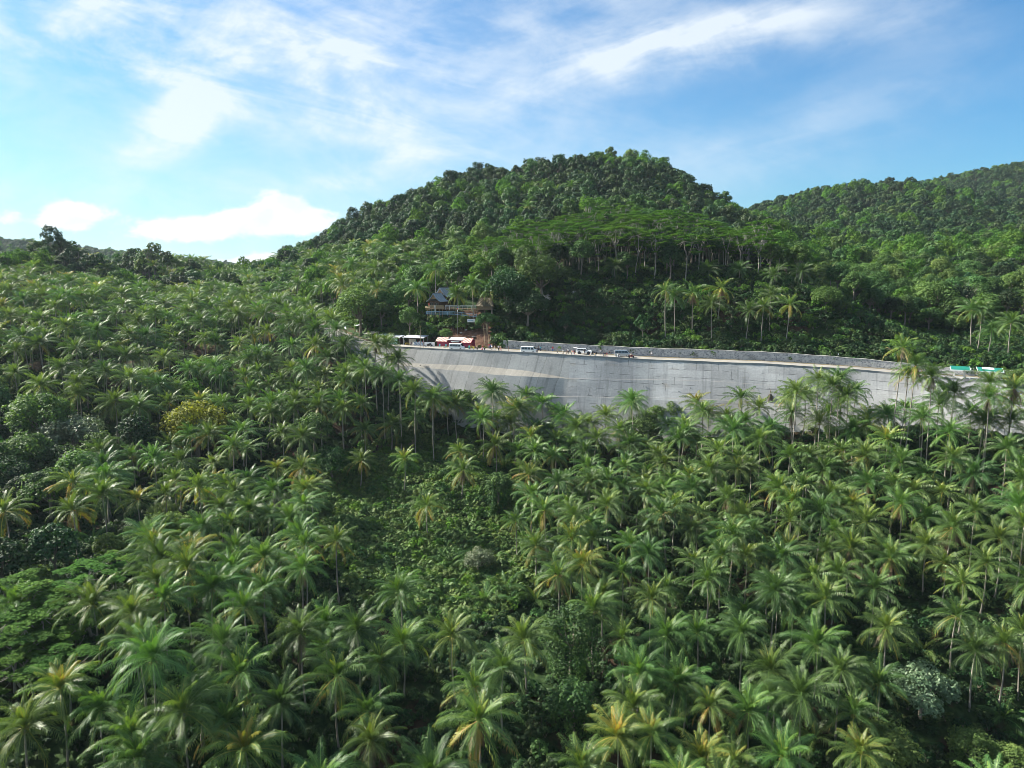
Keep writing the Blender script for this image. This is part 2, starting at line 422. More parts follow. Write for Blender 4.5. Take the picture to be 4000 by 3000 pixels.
def rbf(pts, eps=9.0, lam=0.6):
    P = np.array(pts, float)
    A = np.sqrt(((P[:, None, :2] - P[None, :, :2]) ** 2).sum(-1) + eps ** 2)
    n = len(P)
    K = np.zeros((n + 1, n + 1)); K[:n, :n] = -A + np.eye(n) * lam; K[:n, n] = K[n, :n] = 1
    w = np.linalg.solve(K, np.concatenate([P[:, 2], [0]]))
    def ev(X, Y):
        X = np.asarray(X, float); Y = np.asarray(Y, float); r = np.full(X.shape, w[n])
        for i in range(n):
            r = r - w[i] * np.sqrt((X - P[i, 0]) ** 2 + (Y - P[i, 1]) ** 2 + eps ** 2)
        return r
    return ev
def ground_pts(L):
    out = []
    for px, py, D, h in L:
        p = at(px, py, D); out.append((p[0], p[1], p[2] - h))
    return out
wallfoot = []
backfoot = []
for q in range(1250, 5000, 180):
    c, t, n = edge(q)
    backfoot.append((c[0] + n[0] * 15, c[1] + n[1] * 15, c[2] + 2.5))
for q in (-800, -300, 200, 700, 1000, 1150):
    c, t, n = edge(q)
    backfoot.append((c[0] + n[0] * 12, c[1] + n[1] * 12, c[2] + 1.5)); wallfoot.append((c[0] - n[0] * 5, c[1] - n[1] * 5, c[2] - 2))
h_front = rbf(ground_pts(FRONT) + FLAT + wallfoot + WORLD)
h_back = rbf(ground_pts(BACK) + backfoot + WORLD)
ROADW = 9.0
def sstep(x, a, b):
    t = np.clip((x - a) / (b - a), 0, 1); return t * t * (3 - 2 * t)
def rough(X, Y):
    return 0.9 * np.sin(X * .11 + 1.3 * np.sin(Y * .07)) * np.sin(Y * .13 + 1.1) + .5 * np.sin(X * .31 + Y * .23) * np.sin(Y * .37 - X * .11)
def height(X, Y):
    X = np.asarray(X, float); Y = np.asarray(Y, float)
    d, zr, q = edge_dist(X, Y)
    w = sstep(q, 1180, 1330)                                   # how much of a built wall stands here
    hf = h_front(X, Y) + rough(X, Y)
    hb = h_back(X, Y) + rough(X, Y) * 1.2 * sstep(d, 14, 40)
    cap = zr + 1.6 + .26 * np.clip(d - 12, 0, 13) + 1.9 * np.clip(d - 25, 0, 400) + .5 * np.sin(X * .4)
    wc = sstep(q, 1940, 2080) * (1 - sstep(q, 3500, 3800))
    hb = np.where(hb > cap, hb + (cap - hb) * wc, hb)
    z_wall = hf + (zr - 0.5 - hf) * sstep(d, 1.2, 3.0)
    z_soft = hf + (zr - 0.5 - hf) * sstep(d, -22, -1)
    z = z_wall * w + z_soft * (1 - w)
    far = sstep(q, 900, 400)
    r1 = sstep(d, 9.8, 16)
    zb = (zr - 0.5) + (hb - zr + 0.5) * r1
    return np.where(d > 5, zb, z)

def axis(lo, a, b, hi, step, grow=1.12):
    v = list(np.arange(a, b + .1, step)); s = step; x = v[-1]
    while x < hi: s *= grow; x += s; v.append(x)
    s = step; x = v[0]
    while x > lo: s *= grow; x -= s; v.insert(0, x)
    return np.array(v)
GX = axis(-3800, -190, 250, 3800, 2.6); GY = axis(-1500, 40, 330, 5000, 2.6)
XX, YY = np.meshgrid(GX, GY)
GZ = height(XX, YY)
outer = sstep(np.hypot(XX, YY - 400), 1100, 2600)
GZ = GZ * (1 - outer) + 10 * outer
def h_at(x, y):
    """ground height under any point (bilinear in the ground sheet)"""
    x = np.asarray(x, float); y = np.asarray(y, float)
    i = np.clip(np.searchsorted(GX, x) - 1, 0, len(GX) - 2); j = np.clip(np.searchsorted(GY, y) - 1, 0, len(GY) - 2)
    u = (x - GX[i]) / (GX[i + 1] - GX[i]); v = (y - GY[j]) / (GY[j + 1] - GY[j])
    return GZ[j, i] * (1 - u) * (1 - v) + GZ[j, i + 1] * u * (1 - v) + GZ[j + 1, i] * (1 - u) * v + GZ[j + 1, i + 1] * u * v

def ground_mat():
    def fn(T, out):
        g = T.node('ShaderNodeNewGeometry')
        n1 = T.noise(g.outputs['Position'], .09, 5, .6); n2 = T.noise(g.outputs['Position'], .8, 6, .65)
        soil = T.mix(T.range(n2, .3, .7), (.036, .024, .016), (.075, .048, .030))
        green = T.mix(T.range(n2, .35, .7), (.016, .034, .012), (.040, .070, .022))
        c = T.mix(T.range(n1, .53, .63), green, soil)
        x, y, z = T.sep(g.outputs['Position'])
        # the bare bank of red earth cut for the stair and the stalls
        bc, _ = road_pt(1835, 15.0)
        r2 = T.add(T.math('POWER', T.mul(T.sub(x, float(bc[0])), 1 / 11.0), 2.0), T.math('POWER', T.mul(T.sub(y, float(bc[1])), 1 / 13.0), 2.0))
        cut = T.range(T.add(r2, T.mul(T.sub(n2, .5), 1.2)), 1.25, .75)
        c = T.mix(cut, c, T.mix(T.range(n2, .35, .65), (.060, .032, .022), (.135, .082, .058)))
        p = T.node('ShaderNodeBsdfPrincipled'); T.put(p.inputs['Base Color'], c)
        p.inputs['Roughness'].default_value = .95; p.inputs['Specular IOR Level'].default_value = .1
        b = T.node('ShaderNodeBump'); b.inputs['Strength'].default_value = .8; b.inputs['Distance'].default_value = .3
        T.l.new(n2, b.inputs['Height']); T.l.new(b.outputs[0], p.inputs['Normal'])
        T.l.new(p.outputs[0], out.inputs[0])
    return material('soil', fn)
M['soil'] = ground_mat()
def build_ground():
    ny, nx = XX.shape
    me = bpy.data.meshes.new('ground')
    idx = np.arange(nx * ny).reshape(ny, nx)
    Fq = np.stack([idx[:-1, :-1], idx[:-1, 1:], idx[1:, 1:], idx[1:, :-1]], -1).reshape(-1, 4)
    me.vertices.add(nx * ny); me.loops.add(4 * len(Fq)); me.polygons.add(len(Fq))
    me.vertices.foreach_set('co', np.stack([XX, YY, GZ], -1).astype(np.float32).ravel())
    me.loops.foreach_set('vertex_index', Fq.astype(np.int32).ravel())
    me.polygons.foreach_set('loop_start', np.arange(0, 4 * len(Fq), 4, dtype=np.int32))
    me.polygons.foreach_set('loop_total', np.full(len(Fq), 4, dtype=np.int32))
    me.polygons.foreach_set('use_smooth', [True] * len(Fq))
    me.materials.append(M['soil']); me.update(calc_edges=True)
    tag(link('ground', me), 'tree covered hills and slopes of dark reddish soil under the plants', 'ground', kind='structure')
build_ground()

# ------------------------------------------------------------------ road
def road_mat():
    def fn(T, out):
        g = T.node('ShaderNodeNewGeometry')
        n1 = T.noise(g.outputs['Position'], .25, 4, .6); n2 = T.noise(g.outputs['Position'], 3.0, 5, .7)
        c = T.mix(T.range(n1, .3, .7), (.20, .19, .175), (.30, .285, .26))
        c = T.mix(T.mul(T.range(n2, .45, .75), .4), c, (.13, .12, .11))
        p = T.node('ShaderNodeBsdfPrincipled'); T.put(p.inputs['Base Color'], c); p.inputs['Roughness'].default_value = .85
        T.l.new(p.outputs[0], out.inputs[0])
    return material('road_concrete', fn)
M['road'] = road_mat()
M['verge'] = plain('verge', (.13, .11, .07), .95, .1, 0, .45, .7)
M['line_paint'] = plain('line_paint', (.55, .46, .22), .7, .3, 0, .25, 2.0)
def strip(name, q0, q1, d0, d1, dz, mat, n=160, parent=None):
    qs = np.linspace(q0, q1, n); P = []
    for q in qs:
        c, t, nn = edge(q)
        P += [(c[0] + nn[0] * d0, c[1] + nn[1] * d0, c[2] + dz), (c[0] + nn[0] * d1, c[1] + nn[1] * d1, c[2] + dz)]
    return MB().poly(P, [(2 * i, 2 * i + 2, 2 * i + 3, 2 * i + 1) for i in range(n - 1)]).build(name, mat, parent)
road = tag(strip('road', -700, 6000, .3, ROADW, 0.0, M['road'], 220), 'pale concrete mountain road running along the top of the grey wall', 'road', kind='structure')
strip('edge_line', -700, 6000, .62, .80, .004, M['line_paint'], 220, road)
strip('centre_line', -700, 6000, 4.2, 4.34, .004, M['line_paint'], 220, road)
tag(strip('verge', -700, 6000, ROADW, ROADW + 2.6, .004, M['verge'], 220), 'strip of bare earth and grass between the road and the stone wall', 'verge', kind='structure')

# ------------------------------------------------------------------ the great concrete retaining wall
def concrete_mat(name, base0, base1, block):
    def fn(T, out):
        uv = T.node('ShaderNodeUVMap', uv_map='run')
        s, h, _ = T.sep(uv.outputs[0])                          # metres along, metres down
        big = T.noise(T.vec(T.mul(s, .05), T.mul(h, .05), 1.0), 1.0, 4, .6)
        c = T.mix(T.range(big, .32, .68), base0, base1)
        # broad casting panels of slightly different mixes
        vo = T.node('ShaderNodeTexVoronoi', voronoi_dimensions='2D', feature='F1')
        sl = T.add(s, T.mul(h, .18 if not block else 0.0))
        wob0 = T.mul(T.sub(T.noise(T.vec(s, h, 2.0), .12, 4, .6), .5), 2.6)
        pan = T.math('FLOOR', T.mul(T.add(sl, wob0 if not block else 0.0), 1 / (7.5 if block else 5.2)))
        row = T.math('FLOOR', T.mul(T.add(h, T.mul(pan, 1.37)), 1 / 4.1)) if block else 0.0
        wn = T.node('ShaderNodeTexWhiteNoise', noise_dimensions='2D'); T.l.new(T.vec(pan, row, 0), wn.inputs['Vector'])
        k = T.range(wn.outputs['Value'], 0, 1, .86, 1.10, smooth=False)
        c = T.mix(1.0, c, T.vec(k, k, k), 'MULTIPLY')
        # rain streaks running down
        st = T.noise(T.vec(T.mul(sl, .55), T.mul(h, .045), 4.0), 1.0, 6, .65, .3)
        c = T.mix(T.mul(T.range(st, .48, .72), .45), c, (.085, .088, .09))
        st2 = T.noise(T.vec(T.mul(sl, 1.6), T.mul(h, .10), 9.0), 1.0, 5, .6)
        c = T.mix(T.mul(T.range(st2, .55, .8), .35), c, (.47, .47, .45))
        fine = T.noise(T.vec(T.mul(s, 1.7), T.mul(h, 1.7), 0.0), 1.0, 6, .7)
        kf = T.range(fine, .25, .75, .84, 1.14, smooth=False)
        c = T.mix(1.0, c, T.vec(kf, kf, kf), 'MULTIPLY')
        # joints: broken dark lines between the pours
        def line(v, period, width, keep, seed):
            fr = T.math('FRACT', T.mul(v, 1 / period))
            dd = T.mul(T.math('MINIMUM', fr, T.sub(1.0, fr)), period)
            on = T.range(T.noise(T.vec(T.mul(s, .16), T.mul(h, .22), seed), 1.0, 3, .6), keep, keep + .06)
            return T.mul(T.math('LESS_THAN', dd, width), on)
        wob = T.mul(T.sub(T.noise(T.vec(s, h, 2.0), .12, 4, .6), .5), 2.6)
        if block:
            j = T.math('MAXIMUM', line(T.add(h, T.mul(wob, .25)), 2.4, .06, .47, 3.0), line(T.add(T.add(s, wob), T.mul(T.math('FLOOR', T.mul(h, 1 / 2.4)), 2.7)), 6.3, .06, .5, 7.0))
            c = T.mix(T.mul(j, .7), c, (.09, .095, .10))
            c = T.mix(T.mul(T.range(T.noise(T.vec(T.mul(s, .12), T.mul(h, .3), 13.), 1., 4, .6), .60, .72), .35), c, (.30, .25, .18))
        else:
            j = line(T.add(sl, wob), 5.2, .07, .42, 3.0)
            c = T.mix(T.mul(j, .5), c, (.12, .12, .115))
        p = T.node('ShaderNodeBsdfPrincipled'); T.put(p.inputs['Base Color'], c)
        p.inputs['Roughness'].default_value = .9; p.inputs['Specular IOR Level'].default_value = .25
        b = T.node('ShaderNodeBump'); b.inputs['Strength'].default_value = .7; b.inputs['Distance'].default_value = .12
        T.l.new(T.sub(fine, T.mul(j, .8)), b.inputs['Height']); T.l.new(b.outputs[0], p.inputs['Normal'])
        T.l.new(p.outputs[0], out.inputs[0])
    return material(name, fn)
M['shotcrete'] = concrete_mat('shotcrete', (.24, .245, .245), (.35, .352, .345), False)
M['pour'] = concrete_mat('poured_concrete', (.275, .282, .29), (.45, .455, .455), True)
M['berm'] = concrete_mat('berm_concrete', (.165, .16, .145), (.235, .225, .20), False)
M['lip'] = plain('ledge_lip', (.15, .15, .145), .9, .2, 0, .2, .5)
M['parapet'] = plain('parapet_concrete', (.25, .255, .26), .9, .2, 0, .3, .4)

BATTER = .42
def drop_for(q, dpx, d0=0.0):
    """how far down a battered face a line lies that shows dpx pixels under its top"""
    c, t, n = edge(q)
    y0 = float(proj(c)[1]); lo, hi = 0.0, 40.0
    for _ in range(40):
        m = (lo + hi) / 2
        p = c - np.array((n[0], n[1], 0)) * (BATTER * m + d0) - np.array((0, 0, m))
        if float(proj(p)[1]) - y0 < dpx: lo = m
        else: hi = m
    return (lo + hi) / 2
W_Q = np.concatenate([np.arange(1296, 2229, 14), [2229], np.arange(2243, 6100, 22)]).astype(float)
I = lambda q, pts: float(np.interp(q, [p[0] for p in pts], [p[1] for p in pts]))
J1 = [(1300, 60), (1480, 56), (1588, 57), (1829, 55), (2070, 67), (2229, 87), (2400, 80), (2575, 72), (2800, 70), (3160, 84), (3340, 90), (3630, 69), (4000, 62), (6200, 60)]
BERM = [(1300, 0), (1500, 1), (1560, 5), (1600, 14), (1829, 27), (1947, 31), (2070, 24), (2229, 1.5), (2260, 0.6), (4700, .6)]
J2 = [(1300, 122), (1659, 126), (1753, 146), (1870, 168), (2000, 170), (2229, 158), (2593, 143), (2800, 142), (3200, 150), (4700, 140)]
def build_wall():
    sta = []
    for q in W_Q:
        c, t, n = edge(q)
        s = float(np.interp(q, EQ, ES))
        N3 = np.array((n[0], n[1], 0.0)); Z = np.array((0, 0, 1.0))
        b = drop_for(q, I(q, J1)); bp = I(q, BERM)
        bw, bd = .10 * bp, .055 * bp                            # width and fall of the berm
        prof = [(0.0, 0.0)]
        def down(k, k2, n_):
            (d0, z0) = prof[-1]
            for i in range(1, n_ + 1):
                f = i / n_; prof.append((d0 + (k2 if k2 is not None else BATTER * k) * f, z0 + k * f))
        down(b, None, 5)
        down(max(bd, .02), max(bw, .30), 2)
        d2 = max(drop_for(q, I(q, J2), prof[-1][0] - BATTER * prof[-1][1]) - prof[-1][1], 2.0)
        down(d2, None, 5)
        down(.05, .40, 1)
        down(max(c[2] - float(h_at(c[0] - n[0] * 12, c[1] - n[1] * 12)) - prof[-1][1] + 4, 4), None, 5)
        pts = [c - N3 * d - Z * z for d, z in prof]
        # uneven hand of the plasterers: centimetres in and out
        pts = [p + N3 * .10 * math.sin(s * .9 + i) * math.sin(s * .23 + 2 * i) for i, p in enumerate(pts)]
        sta.append((s, pts, prof))
    root = empty('retaining_wall', sta[len(sta) // 2][1][-1], 0, 'huge sloping grey concrete retaining wall holding up the road', 'retaining wall')
    o = np.array(root.location)
    def part(name, i0, i1, k0, k1, mats):
        mb = MB(); P = []; U = []
        nk = k1 - k0 + 1
        for i in range(i0, i1 + 1):
            s, pts, prof = sta[i]
            for k in range(k0, k1 + 1):
                P.append(pts[k] - o); U.append((s, prof[k][1] + prof[k][0] * .3))
        fs = [(i * nk + k, (i + 1) * nk + k, (i + 1) * nk + k + 1, i * nk + k + 1) for i in range(i1 - i0) for k in range(nk - 1)]
        mb.poly(P, fs)
        ob = mb.build(name, mats, root, True)
        uvl = ob.data.uv_layers.new(name='run')
        li = np.zeros(len(ob.data.loops), dtype=np.int32); ob.data.loops.foreach_get('vertex_index', li)
        uvl.data.foreach_set('uv', np.array(U, dtype=np.float32)[li].ravel())
        return ob
    n = len(sta) - 1; m = int(np.argmin(np.abs(W_Q - 2229)))
    for nm, i0, i1, mt in (('shotcrete_face', 0, m, 'shotcrete'), ('poured_face', m, n, 'pour')):
        part(nm, i0, i1, 0, 5, M[mt]); part('lower_face', i0, i1, 7, 12, M[mt]); part('foot_face', i0, i1, 13, 18, M[mt])
    part('berm', 0, m, 5, 7, M['berm'])['label'] = 'cream lit sloping berm between two tiers of the wall'
    part('ledge', m, n, 5, 7, M['lip']); part('ledge', 0, n, 12, 13, M['lip'])
    cap = MB(); P = []
    for s, pts, prof in sta:
        a = pts[0] - o; c = pts[0] - o
        q = W_Q[[x[0] for x in sta].index(s)]; _, t, nn = edge(q); N3 = np.array((nn[0], nn[1], 0))
        hh = .42 + .05 * math.sin(s * .3)
        P += [c - N3 * .06 + np.array((0, 0, -.45)), c - N3 * .06 + np.array((0, 0, hh)), c + N3 * .24 + np.array((0, 0, hh)), c + N3 * .24 + np.array((0, 0, -.3))]
    cap.poly(P, [(4 * i + k, 4 * i + 4 + k, 4 * i + 5 + k, 4 * i + 1 + k) for i in range(n) for k in range(3)])
    cap.build('parapet', M['parapet'], root)
    # weep holes and a rusty pipe mouth
    for q, dp in ((2600, 84), (2660, 110), (2520, 100), (1655, 62), (2440, 150), (2470, 165), (2505, 160), (2700, 95)):
        i = int(np.argmin(np.abs(W_Q - q))); s, pts, prof = sta[i]
        k = int(np.argmin([abs(float(proj(p)[1]) - float(proj(pts[0])[1]) - dp) for p in pts])); c, t, nn = edge(q)
        MB().tube([pts[k] - o, pts[k] - o - np.array((nn[0] * .10, nn[1] * .10, .05))], .13, 8).build('drain_mouth', M['dark'], root)
M['dark'] = plain('dark_hole', (.03, .03, .03), .9, .1)
build_wall()

# ------------------------------------------------------------------ rubble stone wall at the back of the road
def stone_mat():
    def fn(T, out):
        g = T.node('ShaderNodeNewGeometry')
        v = T.node('ShaderNodeTexVoronoi', feature='F1'); T.l.new(g.outputs['Position'], v.inputs['Vector']); v.inputs['Scale'].default_value = 2.2
        e = T.node('ShaderNodeTexVoronoi', feature='DISTANCE_TO_EDGE'); T.l.new(g.outputs['Position'], e.inputs['Vector']); e.inputs['Scale'].default_value = 2.2
        r, _, _ = T.sep(v.outputs['Color'])
        c = T.mix(r, (.17, .18, .20), (.46, .46, .45))
        c = T.mix(T.range(e.outputs['Distance'], .09, .03), c, (.40, .40, .39))
        big = T.noise(g.outputs['Position'], .12, 4, .6)
        c = T.mix(T.mul(T.range(big, .55, .7), .5), c, (.10, .11, .09))
        p = T.node('ShaderNodeBsdfPrincipled'); T.put(p.inputs['Base Color'], c); p.inputs['Roughness'].default_value = .9
        b = T.node('ShaderNodeBump'); b.inputs['Strength'].default_value = .8; b.inputs['Distance'].default_value = .1
        T.l.new(e.outputs['Distance'], b.inputs['Height']); T.l.new(b.outputs[0], p.inputs['Normal'])
        T.l.new(p.outputs[0], out.inputs[0])
    return material('rubble_stone', fn)
M['stone'] = stone_mat()
M['coping'] = plain('coping', (.42, .41, .38), .9, .2, 0, .25, .8)
def build_stone_wall():
    qs = np.arange(1928, 6000, 16.0)
    root = empty('stone_wall', edge(2700)[0] + np.array((*(edge(2700)[2] * 11.6), 0)), 0, 'long grey rubble stone wall along the inner side of the road', 'stone wall')
    o = np.array(root.location)
    P = []; Cc = []
    for i, q in enumerate(qs):
        c, t, n = edge(q); N3 = np.array((n[0], n[1], 0)); Z = np.array((0, 0, 1))
        hh = I(q, [(1928, 2.35), (2300, 2.3), (2700, 2.5), (3100, 2.4), (3400, 2.1), (3600, 1.7), (4500, 1.8)]) + .06 * math.sin(i * .7)
        b = c + N3 * 11.3 - o
        for d, z in ((-.18, -.4), (.0, hh), (.55, hh), (.55, -.4)):
            P.append(b + N3 * d + Z * z)
        for d, z in ((-.07, hh), (-.07, hh + .09), (.62, hh + .09), (.62, hh)):
            Cc.append(b + N3 * d + Z * (z + .003))
    nn = len(qs)
    f = [(4 * i + k, 4 * i + 4 + k, 4 * i + 5 + k, 4 * i + 1 + k) for i in range(nn - 1) for k in range(3)]
    ends = [(0, 1, 2, 3), tuple(4 * (nn - 1) + k for k in (3, 2, 1, 0))]
    MB().poly(P, f + ends).build('stone_face', M['stone'], root)
    MB().poly(Cc, f + ends).build('coping', M['coping'], root)
build_stone_wall()
# ------------------------------------------------------------------ plant meshes
def rot_z(P, a):
    c, s = math.cos(a), math.sin(a)
    return np.stack([P[..., 0] * c - P[..., 1] * s, P[..., 0] * s + P[..., 1] * c, P[..., 2]], -1)
def tube_quads(pts, radii, n=7):
    pts = np.asarray(pts, float); k = len(pts)
    d = np.gradient(pts, axis=0); d /= np.linalg.norm(d, axis=1)[:, None] + 1e-9
    ref = np.where(np.abs(d[:, 2:3]) > .9, np.array([[1.0, 0, 0]]), np.array([[0, 0, 1.0]]))
    a = np.cross(d, ref); a /= np.linalg.norm(a, axis=1)[:, None]
    b = np.cross(d, a)
    an = np.arange(n) * 2 * np.pi / n
    R = pts[:, None] + np.asarray(radii)[:, None, None] * (a[:, None] * np.cos(an)[None, :, None] + b[:, None] * np.sin(an)[None, :, None])
    R2 = np.roll(R, -1, axis=1)
    return np.stack([R[:-1], R2[:-1], R2[1:], R[1:]], 2).reshape(-1, 4, 3)
def soft_tube_mesh(name, pts, radii, n, mat):
    mb = MB().tube(pts, radii, n)
    return mb.mesh(name, mat, True)

def frond(L, th0, bend, az, n, r, tip=0.0, w=.13, limp=1.0, broad=.22):
    """one feather leaf: arching rib with drooping leaflets on both sides; returns quads and an age value per quad"""
    m = n + 1
    t = np.linspace(0, 1, m)
    side = (r.random() - .5) * .5
    pit = th0 - bend * t ** 1.35
    ds = L / n
    X = np.concatenate([[0], np.cumsum(np.cos(pit[:-1]) * ds)]) + .12
    Zc = np.concatenate([[0], np.cumsum(np.sin(pit[:-1]) * ds)])
    Yc = side * X * t * .35
    P = np.stack([X, Yc, Zc], -1)
    Tn = np.gradient(P, axis=0); Tn /= np.linalg.norm(Tn, axis=1)[:, None]
    B = np.cross(np.array([0, 0, 1.0]), Tn); B /= np.linalg.norm(B, axis=1)[:, None] + 1e-9
    N = np.cross(Tn, B)
    roll = (r.random() - .5) * .9                                # fronds twist on their rib
    Bq = B * math.cos(roll) + N * math.sin(roll); Nq = N * math.cos(roll) - B * math.sin(roll)
    Q = []; C = []
    i0 = int(m * .16)
    for sgn in (1, -1):
        k = np.arange(i0, m); tt = t[k]
        ln = broad * L * np.clip(np.sin(np.pi * (tt * .70 + .15)), .05, 1) ** .7 * (.85 + .3 * r.random(len(k)))
        sw = np.radians(28 + 34 * tt)[:, None]
        vee = .25 * (1 - tt)[:, None]
        jit = (r.random((len(k), 1)) - .5) * .35
        D = Tn[k] * np.sin(sw) + sgn * Bq[k] * np.cos(sw) + Nq[k] * (vee + jit)
        D /= np.linalg.norm(D, axis=1)[:, None]
        down = np.array([[0, 0, -1.0]])
        mid = P[k] + D * ln[:, None] * .5 + down * ln[:, None] * .07 * limp
        D2 = D * .62 + down * (.50 + .5 * r.random((len(k), 1))) * limp
        D2 /= np.linalg.norm(D2, axis=1)[:, None]
        tp = mid + D2 * ln[:, None] * .52
        W = Tn[k] * w
        Q.append(np.stack([P[k] - W * .5, P[k] + W * .5, mid + W * .5, mid - W * .5], 1))
        Q.append(np.stack([mid - W * .5, mid + W * .5, tp + W * .12, tp - W * .12], 1))
        C += [np.full(len(k), 0.0), tip * tt + .06]
    kk = np.linspace(0, m - 1, 8).astype(int)
    wid = (.16 * (1 - t[kk] * .85))[:, None]
    Pk, Bk = P[kk], Bq[kk]
    up = Nq[kk] * .02
    Q.append(np.stack([Pk[:-1] - Bk[:-1] * wid[:-1] * .5 + up[:-1], Pk[:-1] + Bk[:-1] * wid[:-1] * .5 + up[:-1], Pk[1:] + Bk[1:] * wid[1:] * .5 + up[1:], Pk[1:] - Bk[1:] * wid[1:] * .5 + up[1:]], 1))
    C.append(np.full(len(kk) - 1, .28))
    return rot_z(np.concatenate(Q), az), np.concatenate(C)

def palm_crown(seed, kind, n_fr=26, n_lf=26, w=.13, L0=5.15):
    """kinds: green, dark, yellow (old fronds yellowing), lime (fresh), young (no trunk yet, few steep fronds), ragged"""
    r = np.random.default_rng(seed)
    Q = []; C = []
    for i in range(n_fr):
        a = i / (n_fr - 1)                                       # 0 youngest spear ... 1 oldest
        th = rad(89 - 116 * a ** 1.35) + (r.random() - .5) * .28
        bend = rad(30 + 42 * math.sin(math.pi * a * .82)) * (.7 + .6 * r.random())
        L = L0 * (.50 + .5 * min(1, a * 3.2)) * (.88 + .24 * r.random())
        if kind == 'young': th = rad(80 - 62 * a) + (r.random() - .5) * .2; bend = rad(40 + 40 * a)
        base = .28 * max(0, 1 - a * 2.4) + .14 + .18 * r.random()
        old = max(0, (a - .62) / .38)
        tip = .1
        if kind == 'green': base += .22 * old ** 2; tip = .12 + .2 * old
        if kind == 'dark': base = base * .55
        if kind == 'yellow': base += .55 * old ** 1.1 * (.55 + .6 * r.random()); tip = .15 + .35 * old
        if kind == 'lime': base += .22
        if kind == 'ragged': base += .45 * old; tip = .3
        q, c = frond(L, th, bend, i * 2.39996 + r.random() * .5, n_lf, r, tip, w, 1.0 + .5 * a, .18 + .07 * min(1, a * 3))
        Q.append(q); C.append(np.clip(c + base, 0, 1))
    return np.concatenate(Q), np.concatenate(C)
def dead_skirt(seed, n=9, n_lf=16, w=.12, L0=3.4):
    r = np.random.default_rng(seed); Q = []; C = []
    for i in range(n):
        q, c = frond(L0 * (.7 + .4 * r.random()), rad(-52 - 28 * r.random()), rad(8 + 14 * r.random()), i * 2.39996 + r.random() * .8, n_lf, r, 0, w, 1.4)
        q = q.copy(); q[..., 2] -= .15
        Q.append(q); C.append(np.clip(c * .4 + r.random(), 0, 1))
    return np.concatenate(Q), np.concatenate(C)
def nut_mesh():
    mb = MB(); r = random.Random(3)
    for k in range(9):
        a = k * 2.4; rr = .30 + .10 * r.random(); z = -.30 - .35 * r.random()
        mb.lathe([(.02, -.16), (.10, -.12), (.145, 0), (.10, .12), (.02, .16)], 7, 'Z', (rr * math.cos(a), rr * math.sin(a), z))
    return mb.mesh('coconuts', M['coconut'], True)
TRUNK_H = 12.0
def trunk_path(lean, seed, sway=.25):
    r = random.Random(seed); ph = r.random() * 6
    z = np.linspace(-.8, TRUNK_H, 11); t = np.clip(z / TRUNK_H, 0, 1)
    return np.stack([lean * t ** 1.5 + sway * np.sin(t * 3.1), sway * .8 * np.sin(t * 2.6 + ph) * t, z], -1)
def trunk_radii():
    t = np.linspace(0, 1, 11); rr = .155 - .05 * t; rr[0] = .27; rr[1] = .21
    return rr
PALM_KINDS = ['green', 'dark', 'yellow', 'lime', 'ragged']
CROWN = {}
for k in PALM_KINDS + ['young']:
    CROWN[k] = []
    for v in range(3):
        n = {'young': 13, 'ragged': 19, 'yellow': 29}.get(k, 35)
        q, c = palm_crown(hash(k) % 1 + 100 * (PALM_KINDS + ['young']).index(k) + v, k, n, 30, .085)
        CROWN[k].append(quad_mesh('palm_crown', q, c, M['frond']))
SKIRT = []
for v in range(3):
    q, c = dead_skirt(40 + v, 11); SKIRT.append(quad_mesh('dead_fronds', q, c, M['dead_frond']))
NUTS = nut_mesh()
LEANS = [0.0, .5, 1.3, 2.6]
TRUNKS = [[soft_tube_mesh('palm_trunk', trunk_path(l, i * 7 + v), trunk_radii(), 8, M['palm_bark']) for v in range(2)] for i, l in enumerate(LEANS)]
TTOP = [[trunk_path(l, i * 7 + v)[-1] for v in range(2)] for i, l in enumerate(LEANS)]

# ---- broad-leaved crowns
def leaf_quads(C, N, size, r, aspect=.55, fold=.0):
    """rhombic leaves (or leaf sprays) at points C facing roughly along N"""
    n = len(C)
    N = N / (np.linalg.norm(N, axis=1)[:, None] + 1e-9)
    a = np.cross(N, r.normal(size=(n, 3))); a /= np.linalg.norm(a, axis=1)[:, None] + 1e-9
    b = np.cross(N, a)
    s = (size * (.6 + .8 * r.random(n)))[:, None]
    return np.stack([C - a * s, C + b * s * aspect, C + a * s, C - b * s * aspect], 1)
def crown_quads(seed, R, H, nl, nleaf, size, flat=1.0, bottom=.35, rl=(.30, .48), up=.55, nr=.42):
    """crown as many leafy lobes inside an ellipsoid: R radius, H height, centre at H/2"""
    r = np.random.default_rng(seed)
    lob = []
    for i in range(nl):
        a = i * 2.39996 + r.random(); e = 1 - 1.5 * (i + .5) / nl if nl > 1 else 1
        e = max(-.55, e)
        rr = math.sqrt(max(0, 1 - e * e)) * (.52 + .30 * r.random())
        lob.append((R * rr * math.cos(a), R * rr * math.sin(a), H * (.5 + .36 * e * (.8 + .4 * r.random())), R * (rl[0] + (rl[1] - rl[0]) * r.random())))
    Q = []; C = []
    per = nleaf // nl
    for lx, ly, lz, lr in lob:
        v = r.normal(size=(per, 3)); v[:, 2] += .35
        v /= np.linalg.norm(v, axis=1)[:, None]
        rad_ = lr * (.62 + .45 * r.random(per) ** .6)[:, None]
        bump = 1 + .18 * np.sin(v[:, :1] * 6 + lx) * np.sin(v[:, 1:2] * 5 + ly)
        p = v * rad_ * bump * np.array([1, 1, flat]) + np.array([lx, ly, lz])
        keep = v[:, 2] > -bottom - .5 * r.random(per)
        p = p[keep]; v = v[keep]
        nrm = v + r.normal(size=v.shape) * nr + np.array([0, 0, up])
        Q.append(leaf_quads(p, nrm, size, r))
        tone = r.random() * .45
        C.append(np.clip(tone + .55 * r.random(len(p)), 0, 1))
    return np.concatenate(Q), np.concatenate(C), lob
